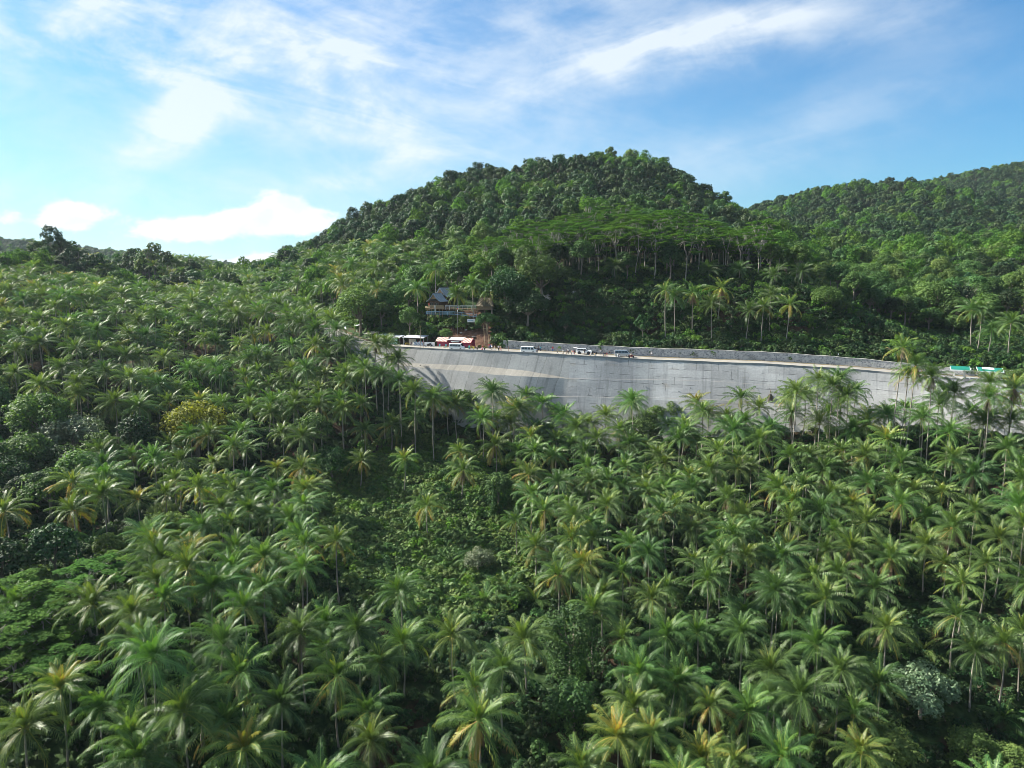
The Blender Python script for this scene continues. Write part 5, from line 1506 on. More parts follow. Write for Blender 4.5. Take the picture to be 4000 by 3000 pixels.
# pink stall with three roofs
def pink_stall():
    px0, px1, d = 1701, 1850, 9.2
    k = px_m(1775, d); w = (px1 - px0) * k
    root = at_road('market_stall', 1775, d, 'magenta food stall with two red striped awnings and a silver middle roof', 'stall', 'roadside stalls', dz=.25)
    X = lambda p: (p - 1775.5) * k
    def slope(x0, x1, y0, z0, y1, z1, m, nm):
        n = max(6, int((x1 - x0) / .3)); P_ = []
        for i in range(n + 1):
            x = x0 + (x1 - x0) * i / n; q = .025 * (i % 2)
            P_ += [(x, y0, z0 + q), (x, y1, z1 + q), (x, y1, z1 + q - .05), (x, y0, z0 + q - .05)]
        MB().poly(P_, [(4 * i + a, 4 * i + 4 + a, 4 * i + 4 + (a + 1) % 4, 4 * i + (a + 1) % 4) for i in range(n) for a in range(4)]).build(nm, M[m], root)
    slope(X(1700), X(1748), -1.0, 1.55, .9, 2.75, 'red_stripes', 'awning'); slope(X(1749), X(1810), -.6, 2.05, 2.6, 2.75, 'tin', 'roof'); slope(X(1809), X(1851), -1.1, 1.42, .9, 2.65, 'red_stripes', 'awning')
    slope(X(1700), X(1748), .93, 2.75, 3.0, 2.2, 'tin', 'roof'); slope(X(1809), X(1851), .93, 2.65, 3.0, 2.1, 'tin', 'roof')
    MB().box((0, 2.7, 1.05), (w - .2, .08, 2.1)).build('back_wall', M['magenta'], root)
    MB().box(((X(1703) + X(1752)) / 2, .0, .72), (X(1752) - X(1703), .07, 1.45)).build('front_wall', M['magenta'], root)
    MB().box(((X(1812) + X(1849)) / 2, .35, .72), (X(1849) - X(1812), .07, 1.45)).build('front_wall', M['magenta'], root)
    MB().box(((X(1763) + X(1803)) / 2, -.05, .45), (X(1803) - X(1763), .5, .9)).build('counter', M['magenta'], root)
    slope(X(1764), X(1798), -.75, 1.50, .0, 1.74, 'post_white', 'shade')
    for p in (1702, 1750, 1806, 1849):
        MB().box((X(p), -.15, .95), (.09, .09, 1.9)).build('post', M['red_wood'], root)
    for i in range(7):
        MB().box((X(1768) + .38 * i, -.05, .90 + .17), (.2, .2, .30 + .05 * (i % 3))).build('goods', M[['c_white', 'c_tan', 'c_pink', 'c_yellow'][i % 4]], root)
pink_stall()
def chair(px, d, m, label, turn=0.0, group='plastic chairs by the stalls'):
    root = at_road('plastic_chair', px, d, label, 'chair', group, turn)
    MB().box((0, 0, .44), (.44, .42, .05)).build('seat', M[m], root, bevel=.015)
    MB().box((0, .21, .70), (.44, .05, .50), M=Matrix.Rotation(rad(-10), 3, 'X')).build('backrest', M[m], root, bevel=.015)
    for x in (-.19, .19):
        for y in (-.18, .18): MB().bar((x, y, .43), (x * 1.12, y * 1.12, 0), .045).build('leg', M[m], root)
chair(1717, 7.6, 'teal', 'teal plastic chair under the striped awning, farther from the van'); chair(1741, 7.5, 'teal', 'teal plastic chair under the striped awning, nearer the van'); chair(1614, 8.2, 'post_white', 'white plastic chair at the end of the striped counter')
def table(name, px, d, size, m, label, cat):
    root = at_road(name, px, d, label, cat); x, y, z = size
    MB().box((0, 0, z - .03), (x, y, .06)).build('top', M[m], root, bevel=.01)
    MB().box((0, 0, z * .55), (x * .9, y * .85, .05)).build('shelf', M[m], root)
    for a in (-1, 1):
        for b in (-1, 1): MB().box((a * x * .44, b * y * .42, z / 2 - .03), (.07, .07, z - .06)).build('leg', M[m], root)
table('bench', 1592, 8.3, (1.7, .5, .72), 'yellow_paint', 'yellow wooden bench table before the wide silver-roofed stall', 'table')
table('bench', 1843, 6.6, (1.15, .6, .85), 'yellow_paint', 'yellow slatted table beside the green drum past the pink stall', 'table')
MB_ = MB().lathe([(.27, 0), (.29, .03), (.27, .3), (.29, .32), (.27, .6), (.29, .62), (.28, .86), (.26, .88)], 18)
ob = MB_.build('drum', M['green_barrel'], None, True); p, a = road_pt(1833, 6.8); ob.location = Vector([float(c) for c in p]); tag(ob, 'green metal drum standing beside the yellow slatted table', 'drum')
def board_panel():
    k = px_m(1678, 9.3); w = 45 * k
    root = at_road('board_panel', 1678, 9.4, 'low white board panel with dark painted shapes between the two stalls', 'panel')
    MB().box((0, 0, .68), (w, .06, 1.15)).build('board', M['white_paint'], root)
    for x in (-w / 2 + .1, 0, w / 2 - .1): MB().box((x, .08, .62), (.08, .08, 1.24)).build('post', M['wood'], root)
    for x, z, rx, rz_ in ((-.75, .35, .30, .28), (.25, .80, .34, .16), (.45, .62, .10, .30), (.62, 1.02, .18, .14), (.02, .92, .12, .10)):
        MB().poly([(x + rx * math.cos(t * .5236), -.034, z + rz_ * math.sin(t * .5236)) for t in range(12)], [tuple(range(12))]).build('painted_mark', M['shade_cloth'], root)
board_panel()
def sign(px, d, w, h, z, label, bands, mpost='wood'):
    root = at_road('sign_board', px, d, label, 'sign')
    MB().box((0, 0, z), (w, .06, h)).build('board', M['white_paint'], root)
    for x in (-w * .4, w * .4): MB().box((x, .07, z / 2), (.08, .08, z + h * .5)).build('post', M[mpost], root)
    for zz, hh, m in bands: MB().box((0, -.034, z + zz), (w * .86, .006, hh)).build('lettering', M[m], root)
sign(1350, 9.0, 1.65, 1.2, 1.75, 'white sign board with blue bands standing at the palm end of the stalls', [(.40, .14, 'c_blue'), (.1, .07, 'c_grey'), (-.06, .07, 'c_grey'), (-.38, .20, 'picket_blue')])
sign(1386, 11.5, .85, .6, 2.75, 'small white sign hung high beside the dark hut', [(.08, .07, 'c_grey'), (-.1, .07, 'c_grey')])
stall(1384, 1412, 11.8, 2.4, 3.3, 'tin', 'small dark hut with tin roof behind the small white sign', [(.0, 1, .1, 0, 1.0, 'dark_wood', 'counter'), (.3, 1, .5, 1.0, 2.9, 'dark_wood', 'front_wall')], 'hut')

# ------------------------------------------------------------------ poles
def pole(name, px, d, top_py, r, m, label, bend=0.0, arm=False):
    root = at_road(name, px, d, label, 'pole')
    p, _ = road_pt(px, d); k = float(proj(p)[2]) / F
    h = (float(proj(p)[1]) - top_py) * k
    MB().tube([(0, 0, -.2), (bend * .3, 0, h * .4), (bend * .2, 0, h * .8), (bend, 0, h)], [r, r * .9, r * .8, r * .7], 8).build('shaft', M[m], root, True)
    if arm: MB().lathe([(r * 1.1, h), (r * 1.1, h + .06)], 8).build('cap', M['rust'], root)
pole('utility_pole', 1644, .7, 1276, .075, 'old_wood', 'thin crooked wooden pole at the road edge before the silver-roofed stall', -.18, True)
pole('marker_post', 1655, .7, 1338, .045, 'rust', 'short rusty steel post beside the crooked wooden pole', 0, True)
pole('marker_post', 1986, 4.0, 1352, .05, 'rust', 'rusty post standing in the road by the stair', 0, True)
def wall_post(px):
    c, t, n = edge(px); p, a = road_pt(px, 11.6)
    root = empty('marker_post', (p[0], p[1], p[2] + 2.50), a, 'small black and white marker on top of the stone wall', 'marker')
    MB().box((0, 0, .45), (.36, .2, .9)).build('block', M['trim'], root); MB().box((0, -.105, .55), (.24, .012, .34)).build('plate', M['white_paint'], root)
wall_post(3272)

# ------------------------------------------------------------------ the stilt house, its deck, the thatched hut and the stair
def frame_at(name, px, py, D, rz, label, cat, group=None):
    return empty(name, at(px, py, D), rz, label, cat, group)
def swept_roof(root, hw, rise, y0, y1, mat, nm, th=.12):
    prof = [(0, rise), (.28 * hw, rise * .60), (.55 * hw, rise * .29), (.80 * hw, rise * .10), (1.0 * hw, rise * .02)]
    for s in (1, -1):
        P_ = []
        for x, z in prof:
            P_ += [(s * x, y0, z), (s * x, y1, z), (s * x, y1, z - th), (s * x, y0, z - th)]
        n = len(prof)
        MB().poly(P_, [(4 * i + a, 4 * i + 4 + a, 4 * i + 4 + (a + 1) % 4, 4 * i + (a + 1) % 4) for i in range(n - 1) for a in range(4)] + [(0, 1, 2, 3), tuple(4 * (n - 1) + k for k in (3, 2, 1, 0))]).build(nm, M[mat], root)
        b = MB()
        for i in range(n - 1):
            for y in (y0 - .04, y1 + .04):
                b.bar((s * prof[i][0], y, prof[i][1] + .04), (s * prof[i + 1][0], y, prof[i + 1][1] + .04), .09, .2)
        b.build('barge_board', M['ridge_tin'], root)
    MB().bar((0, y0 - .1, rise + .05), (0, y1 + .1, rise + .05), .22, .12).build('ridge_cap', M['ridge_tin'], root)
def native_house(px, py, D, rz, hw, rise, length, wall_h, label):
    root = frame_at('stilt_house', px, py, D, rz, label, 'house')     # origin: eave level, middle of the front gable
    swept_roof(root, hw, rise, -.35, length, 'roof_blue', 'roof')
    MB().prism([(-hw * .52, rise * .30), (hw * .52, rise * .30), (0, rise * .94)], -.12, -.04).build('gable_panel', M['woven'], root)
    iw = hw * .70
    MB().box((0, .25, -wall_h / 2 - .05 + .15), (iw * 2, .10, wall_h)).build('front_wall', M['dark_wood'], root)
    for s in (1, -1): MB().box((s * iw, length / 2 + .15, -wall_h / 2 + .1), (.10, length - .5, wall_h)).build('side_wall', M['dark_wood'], root)
    MB().box((0, length - .2, -wall_h / 2 + .1), (iw * 2 - .3, .10, wall_h)).build('back_wall', M['dark_wood'], root)
    for x in (-iw * .5, iw * .5): 
        wn = MB().box((x, .18, -wall_h * .42), (iw * .55, .05, wall_h * .42)).build('window', M['glass'], root)
        MB().box((x, .15, -wall_h * .42 - .02), (.05, .03, wall_h * .42)).build('frame', M['wood'], wn)
    MB().box((-iw * .98, -.05, -wall_h * .45), (.7, .06, wall_h * .5)).build('shutter', M['red_wood'], root)
    MB().box((0, length / 2 - .1, -wall_h - .06), (hw * 1.9, length + .5, .14)).build('floor', M['wood'], root)
    for x in (-hw * .85, -hw * .3, hw * .3, hw * .85):
        for y in (-.1, length - .4): MB().box((x, y, -wall_h - 2.1), (.18, .18, 4.0)).build('stilt', M['wood'], root)
    return root
native_house(1694, 1178, 240, rad(-26), 2.75, 2.7, 5.0, 2.0, 'stilt house with blue tin swept roof and woven gable facing the road')
native_house(1720, 1160, 246, rad(-26), 3.1, 3.1, 5.6, 2.4, 'taller house with blue tin roof rising behind the front stilt house')
def railing(name, pts, h, posts, mats, label, pickets=0.0, rails=(1.0, .5), cat='railing'):
    o = np.array(pts[0], float); root = empty(name, o, 0, label, cat)
    Pn = [np.array(p, float) - o for p in pts]
    for a, b in zip(Pn[:-1], Pn[1:]):
        for r in rails: MB().bar(a + (0, 0, h * r), b + (0, 0, h * r), .07, .10).build('rail', M[mats[0]], root)
        L = np.linalg.norm(b - a); n = max(1, int(round(L / posts)))
        for i in range(n + 1):
            c = a + (b - a) * i / n; MB().box(c + (0, 0, h * .5 - .15), (.10, .10, h + .3)).build('post', M[mats[0]], root)
        if pickets:
            mb = MB(); k = int(L / pickets)
            for i in range(k):
                c = a + (b - a) * (i + .5) / k; mb.box(c + (0, 0, h * .5), (.09, .03, h * .86))
            mb.build('pickets', M[mats[1]], root)
    return root
def deck():
    root = frame_at('deck', 1768, 1206, 238.5, 0, 'raised timber deck joining the stilt house and the thatched hut', 'deck')
    k = 238.5 / F
    MB().box(((1860 - 1673) / 2 * k - (1768 - 1673) * k, .9, -.12), ((1860 - 1673) * k, 2.0, .16)).build('floor', M['wood'], root)
    for px in range(1676, 1862, 26): MB().box(((px - 1768) * k, .2, -1.6), (.16, .16, 2.8)).build('stilt', M['wood'], root)
    w = (1734 - 1677) * k
    MB().box(((1705.5 - 1768) * k, -.12, .50), (w, .06, .95)).build('woven_front', M['woven'], root)
    MB().box(((1703 - 1768) * k, -.16, 1.04), (w * 1.05, .14, .10)).build('top_rail', M['bamboo'], root)
    MB().tube([((1700 - 1768) * k, -.5, -1.6), ((1700 - 1768) * k, -.5, 1.1)], .14, 8).build('white_post', M['post_white'], root)
deck()
railing('railing', [at(1739, 1206, 238), at(1859, 1206, 238)], 1.05, 1.5, ('post_white',), 'white painted rail of three bars along the raised deck', rails=(1.0, .62, .25))
railing('railing', [at(1664, 1228, 234.5), at(1775, 1229, 234.5), at(1862, 1239, 233.5)], .95, 2.2, ('picket_blue', 'picket_blue'), 'pale blue and white picket railing below the raised deck', .34, (1.0, .12))
railing('railing', [at(1661, 1207, 240), at(1679, 1207, 238)], .9, .8, ('bamboo',), 'short bamboo rail beside the stilt house corner', rails=(1.0, .5))
def name_board():
    root = frame_at('sign_board', 1841, 1259, 233, rad(-4), 'white weathered sign board below the blue picket railing', 'sign')
    k = 233 / F
    MB().box((0, 0, .55), (31 * k, .08, 1.05)).build('board', M['post_white'], root)
    MB().box((-.2, -.045, .62), (20 * k, .01, .22)).build('lettering', M['picket_blue'], root)
    for x in (-1.1, 1.1): MB().box((x, .09, -.4), (.1, .1, 2.0)).build('post', M['wood'], root)
name_board()
def thatched():
    root = frame_at('thatched_hut', 1893, 1198, 238.5, rad(-6), 'thatched hut with a dormer window at the head of the stair', 'hut')
    k = 238.5 / F; hw = 36 * k
    r = random.Random(5)
    def thatch(z0, z1, y0, y1, x0, x1, nm):
        n, m_ = 14, 6; P_ = []
        for j in range(m_ + 1):
            f = j / m_
            for i in range(n + 1):
                a, b = -x0 + 2 * x0 * i / n, -x1 + 2 * x1 * i / n
                P_.append((a + (b - a) * f, y0 + (y1 - y0) * f ** .85 + r.uniform(-.05, .05), z0 + (z1 - z0) * f + r.uniform(-.07, .07)))
        MB().poly(P_, [(j * (n + 1) + i, j * (n + 1) + i + 1, (j + 1) * (n + 1) + i + 1, (j + 1) * (n + 1) + i) for j in range(m_) for i in range(n)]).build(nm, M['thatch'], root)
    thatch(0.15, 3.0, -.7, 1.5, hw, hw * .62, 'roof'); thatch(.15, 3.0, 3.7, 1.5, hw, hw * .62, 'roof')
    for s in (1, -1):
        MB().poly([(s * hw, -.7, .15), (s * hw * .62, 1.5, 3.0), (s * hw, 3.7, .15)], [(0, 1, 2)]).build('hip', M['thatch'], root)
    MB().box((0, 1.5, -.4), (hw * 1.6, 3.4, 1.2)).build('wall', M['woven'], root)
    MB().box((0, 1.5, -1.05), (hw * 1.8, 4.0, .14)).build('floor', M['wood'], root)
    d = MB().prism([(-.55, 0), (.55, 0), (.55, 1.05), (0, 1.75), (-.55, 1.05)], -.55, 1.2).build('dormer', M['old_wood'], root, loc=(-.3, 0, .55))
    MB().box((0, -.57, .55), (.72, .03, .75)).build('window', M['glass'], d)
    for s in (1, -1):
        MB().bar((0, -.5, 1.95), (s * 1.15, -.5, .75), .9, .14).build('roof', M['thatch'], d)
    for x in (-.36, 0, .36): MB().box((x, -.60, .55), (.07, .03, .80)).build('frame', M['bamboo'], d)
    for x in (-hw * .8, 0, hw * .8):
        for y in (-.1, 3.1): MB().box((x, y, -2.5), (.16, .16, 3.0)).build('stilt', M['wood'], root)
thatched()
def stair():
    b, a = road_pt(1902, 11.0); root = empty('stair', b, 0, 'long steep stair with bamboo rails climbing the bare soil bank', 'stair')
    o = np.array(b)
    mid = at(1896, 1282, 231.0) - o; top = at(1864, 1240, 234.0) - o; bot = np.array((0, 0, 0.0))
    def flight(p, q, n, w):
        d = (q - p); dh = np.array((d[0], d[1], 0)); dh /= np.linalg.norm(dh); sd = np.array((-dh[1], dh[0], 0))
        ang = math.atan2(sd[1], sd[0])
        for i in range(n):
            c = p + d * (i + .5) / n; MB().box(c, (w, .26, .07), ang).build('step', M['step_wood'], root)
        for s in (1, -1):
            MB().bar(p + sd * s * w / 2 + (0, 0, -.1), q + sd * s * w / 2 + (0, 0, -.1), .05, .14).build('stringer', M['dark_wood'], root)
            MB().bar(p + sd * s * w / 2 + (0, 0, .95), q + sd * s * w / 2 + (0, 0, .95), .05, .05).build('handrail', M['bamboo'], root)
            for f in (0, .33, .66, 1):
                c = p + d * f + sd * s * w / 2; MB().box(c + (0, 0, .45), (.07, .07, 1.15)).build('post', M['old_wood'], root)
    flight(bot, mid, 26, 1.25); flight(mid, top, 12, 1.1)
    MB().box(mid + (0, .2, -.05), (1.7, 1.2, .12)).build('landing', M['old_wood'], root)
    MB().tube([mid + (.5, -.5, -1.4), mid + (.5, -.5, 1.5)], .16, 8).build('corner_post', M['bamboo'], root)
stair()
def flagpole():
    D = ray_hit(1787, 1316, 0.0) or 230
    b = at(1787, 1316, D); root = empty('flagpole', b, 0, 'tall thin flagpole with a furled flag before the deck', 'flagpole')
    h = (1316 - 1196) * D / F
    MB().tube([(0, 0, -.3), (0, 0, h * .6), (0, 0, h)], [.045, .035, .03], 8).build('shaft', M['cement'], root, True)
    for z0, z1, m in ((.80, .88, 'c_white'), (.88, .93, 'c_red'), (.93, .97, 'c_blue')):
        MB().tube([(.10, 0, h * z0), (.12, 0, h * (z0 + z1) / 2), (.09, 0, h * z1)], [.10, .13, .08], 8).build('flag', M[m], root, True)
flagpole()

# ------------------------------------------------------------------ the green-roofed shelters by the bend
def shelter(px0, px1, d, label, posts, depth=2.6, h=2.3, panel=None, extra=False):
    pm = (px0 + px1) / 2; k = px_m(pm, d); w = (px1 - px0) * k
    root = at_road('roadside_shelter', pm, d, label, 'shelter', 'green roofed shelters', dz=.14)
    MB().poly([(-w / 2, -.4, h), (w / 2, -.4, h - .08), (w / 2 - .1, depth, h + .66), (-w / 2 - .1, depth, h + .70), (-w / 2, -.4, h - .06), (w / 2, -.4, h - .14), (w / 2 - .1, depth, h + .58), (-w / 2 - .1, depth, h + .62)],
              [(0, 1, 2, 3), (7, 6, 5, 4), (0, 4, 5, 1), (1, 5, 6, 2), (2, 6, 7, 3), (3, 7, 4, 0)]).build('roof', M['green_roof'], root)
    MB().box((0, -.44, h - .10), (w + .1, .06, .26)).build('fascia', M['white_paint'], root)
    for s in (1, -1): MB().bar((s * w / 2 + .04 * s, -.42, h - .08), (s * (w / 2) - .1 + .04 * s, depth, h + .60), .06, .22).build('fascia', M['white_paint'], root)
    if panel: MB().poly([(-w * .30, .9, h + .35), (w * .16, .9, h + .33), (w * .14, 2.3, h + .66), (-w * .32, 2.3, h + .68)], [(0, 1, 2, 3)]).build('roof_panel', M['white_paint'], root, loc=(0, 0, .03))
    for f in posts:
        for y, e in ((.0, -.1), (depth - .35, .42)):
            MB().box((f * w, y, (h + e) / 2), (.20, .20, h + e)).build('post', M['plaster'], root)
    MB().box((0, depth - .5, .42), (w * .7, .4, .08)).build('bench', M['cement'], root)
    for f in (-.3, .3): MB().box((f * w, depth - .5, .19), (.2, .35, .38)).build('bench_leg', M['cement'], root)
    if extra:
        for i, (x0, z0, x1, z1) in enumerate(((-.58, 0, -.62, 2.3), (-.46, 0, -.44, 2.4), (-.64, 1.7, -.22, 1.35), (-.62, 1.0, -.30, .55), (-.55, .4, -.28, 1.2))):
            MB().tube([(x0 * w, -.3 - .1 * i, z0), (x1 * w, -.3 - .1 * i, z1)], .06, 6).build('prop', M['bamboo'], root)
shelter(3717, 3782, 1.6, 'open shelter with plain green roof on two pale pillars', (-.30, .22))
shelter(3824, 3908, 1.9, 'open shelter with green and white roof and bamboo props leaning beside', (-.36, -.20, .40), panel=True, extra=True)
tag(strip('platform', 3640, 4060, .9, 6.0, .13, M['cement'], 40), 'pale cement platform under the green roofed shelters', 'platform', kind='structure')
def low_rail(q0, q1, d, label):
    c, t, n = edge(q0); root = empty('balustrade', c, 0, label, 'balustrade'); o = c
    qs = np.linspace(q0, q1, 11); pts = []
    for q in qs:
        c, t, n = edge(q); pts.append(c + np.array((n[0] * d, n[1] * d, .14)) - o)
    for a, b in zip(pts[:-1], pts[1:]): MB().bar(a + (0, 0, .55), b + (0, 0, .55), .12, .14).build('rail', M['post_white'], root)
    for p in pts: MB().box(p + (0, 0, .27), (.18, .18, .54)).build('post', M['plaster'], root)
low_rail(3665, 3920, .95, 'low pale concrete balustrade in front of the green shelters')
low_rail(3930, 4150, .95, 'low concrete balustrade continuing past the second shelter')

# ------------------------------------------------------------------ rocks
def rock(px, py, wpx, hpx, m, label, group=None, seed=0):
    D = ray_hit(px, py, .4) or 215
    p = at(px, py, D); k = D / F; w, h = wpx * k / 2, hpx * k / 2
    bm = bmesh.new(); bmesh.ops.create_icosphere(bm, subdivisions=3, radius=1)
    r = random.Random(seed); cuts = [(Vector((r.gauss(0, 1), r.gauss(0, 1), r.gauss(0, 1))).normalized(), r.uniform(.55, .85)) for _ in range(11)]
    for v in bm.verts:
        for n_, dd in cuts:
            e = v.co.dot(n_) - dd
            if e > 0: v.co -= n_ * e
        v.co *= 1 + .10 * math.sin(v.co.x * 9 + seed) * math.sin(v.co.z * 8) + r.uniform(-.03, .03)
        v.co = Vector((v.co.x * w * 1.25, v.co.y * max(w, h) * .8, v.co.z * h * 1.25))
    me = bpy.data.meshes.new('boulder'); bm.to_mesh(me); bm.free(); me.materials.append(M[m])
    o = link('boulder', me, None, p, (0, 0, r.uniform(-.3, .3))); tag(o, label, 'rock', group)
rock(3448, 1384, 62, 46, 'rock_ochre', 'ochre rock outcrop in the slope behind the tallest ragged palm', seed=4)
rock(3420, 1375, 26, 30, 'rock_ochre', 'smaller pale ochre rock joined to the big outcrop', seed=5)
for i, (px, py, w, h, lab) in enumerate([(2218, 1313, 40, 17, 'wide pale grey rock low in the dark slope above the vans'), (2280, 1299, 14, 10, 'small pale rock above the off-road car'), (2196, 1312, 12, 9, 'small pale rock at the end of the wide grey rock'), (2352, 1328, 14, 9, 'small grey rock low in the slope before the silver van'),
                                             (2125, 1341, 9, 7, 'pale stone on the slope just over the stone wall by the second van'), (2212, 1341, 14, 6, 'flat pale stone just over the stone wall'), (2445, 1360, 10, 7, 'white stone lying on the wall behind the silver van'), (2130, 1165, 60, 30, 'grey cliff face showing high in the dark slope'), (2245, 1150, 34, 22, 'small grey cliff patch under the flat-topped trees'), (2120, 1205, 40, 24, 'lower grey cliff face in the dark slope'), (1800, 1300, 10, 6, 'light stone on the bare bank by the pale tree'), (1850, 1315, 12, 6, 'light stone on the bare bank beside the stair'), (1820, 1288, 14, 5, 'flat light stone high on the bare bank'), (1616, 1249, 20, 12, 'grey stone on the slope above the stalls')]):
    rock(px, py, w, h, 'rock_grey', lab, 'pale rocks on the slope', 20 + i)
for i in range(16):
    p, a = road_pt(1648 + i * 6.2, 7.4 + .5 * math.sin(i * 2.1)); r = random.Random(i)
    me = None
    mb = MB().lathe([(.02, -.1), (.2, -.06), (.26, .06), (.17, .2), (.03, .26)], 6)
    mb.v = [(x * (1 + .3 * math.sin(i + k)), y, z * (1 + .25 * math.cos(i * 2 + k))) for k, (x, y, z) in enumerate(mb.v)]
    o = mb.build('stone', M['rock_grey'], None); o.location = Vector([float(c) for c in p]); o.rotation_euler = (0, 0, i * 1.1)
    tag(o, 'rough grey stone in the loose line of stones before the pink stall', 'stone', 'line of loose stones before the stalls')
# ------------------------------------------------------------------ people: one skinned body per pose, hair and clothes over it
def skeleton(pose):
    """joints with radii and the garment that covers them; x forward, y left, z up, standing height 1.65"""
    J = {}
    def j(n, p, r): J[n] = (Vector(p), r)
    s = pose
    sit = s == 'sit'
    hz = .50 if sit else .88
    lean = {'stand': 0, 'walk': .05, 'photo': -.02, 'sit': .05}[s]
    j('pelvis', (0, 0, hz), .115); j('waist', (lean * .4, 0, hz + .18), .105); j('chest', (lean, 0, hz + .38), .125); j('neck', (lean * 1.2, 0, hz + .54), .052); j('head', (lean * 1.2 + .015, 0, hz + .67), .082); j('crown', (lean * 1.2 + .005, 0, hz + .755), .070)
    j('nose', (lean * 1.2 + .105, 0, hz + .655), .016)
    E = [('pelvis', 'waist', 'shirt'), ('waist', 'chest', 'shirt'), ('chest', 'neck', 'skin'), ('neck', 'head', 'skin'), ('head', 'crown', 'skin'), ('head', 'nose', 'skin')]
    for sd, nm in ((1, 'l'), (-1, 'r')):
        if s == 'walk': kx, fx, fz, ex, hx, hz2 = (.16, .24, .0, -.10, .02, .80) if sd > 0 else (.02, -.22, .05, .10, .22, .86)
        elif s == 'sit': kx, fx, fz, ex, hx, hz2 = .40, .40, .0, .06, .28, .58
        elif s == 'photo': kx, fx, fz, ex, hx, hz2 = .01, -.01, .0, .14, .32, 1.38
        else: kx, fx, fz, ex, hx, hz2 = .01 * sd, -.02 * sd, .0, -.03, .05, .78
        j('hip' + nm, (0, sd * .085, hz - .04), .095); j('knee' + nm, (kx, sd * .10, .47 if not sit else .50), .062); j('ankle' + nm, (fx, sd * .105, .09 + fz), .042); j('toe' + nm, (fx + .15, sd * .12, .035 + fz), .034)
        j('shoulder' + nm, (lean, sd * .175, hz + .46), .058)
        j('elbow' + nm, (lean + ex, sd * (.235 if s != 'photo' else .24), hz + (.20 if s != 'photo' else .30)), .042)
        hd = Vector((lean + hx, sd * (.25 if s != 'photo' else .10), hz2 if not sit else .60))
        j('wrist' + nm, hd, .028)
        d = (hd - J['elbow' + nm][0]).normalized(); pal = hd + d * .07; j('palm' + nm, pal, .030)
        E += [('pelvis', 'hip' + nm, 'trousers'), ('hip' + nm, 'knee' + nm, 'trousers'), ('knee' + nm, 'ankle' + nm, 'shin'), ('ankle' + nm, 'toe' + nm, 'shoe'), ('chest', 'shoulder' + nm, 'shirt'), ('shoulder' + nm, 'elbow' + nm, 'sleeve'), ('elbow' + nm, 'wrist' + nm, 'skin'), ('wrist' + nm, 'palm' + nm, 'skin')]
        side = d.cross(Vector((0, 1, 0))); side = side.normalized() if side.length > .1 else Vector((1, 0, 0))
        for k, (off, ln) in enumerate(((-.028, .060), (-.010, .074), (.010, .070), (.028, .054))):
            j(f'f{k}a' + nm, pal + d * .022 + side * off, .010); j(f'f{k}b' + nm, pal + d * (.022 + ln * .55) + side * off + Vector((0, -sd * .008, 0)), .009); j(f'f{k}c' + nm, pal + d * (.02 + ln) + side * off + Vector((0, -sd * .026, 0)), .008)
            E += [('palm' + nm, f'f{k}a' + nm, 'skin'), (f'f{k}a' + nm, f'f{k}b' + nm, 'skin'), (f'f{k}b' + nm, f'f{k}c' + nm, 'skin')]
        j('t1' + nm, pal - d * .02 - side * .038, .011); j('t2' + nm, pal + d * .025 - side * .056 + Vector((0, -sd * .02, 0)), .009)
        E += [('palm' + nm, 't1' + nm, 'skin'), ('t1' + nm, 't2' + nm, 'skin')]
    return J, E
BODY = {}
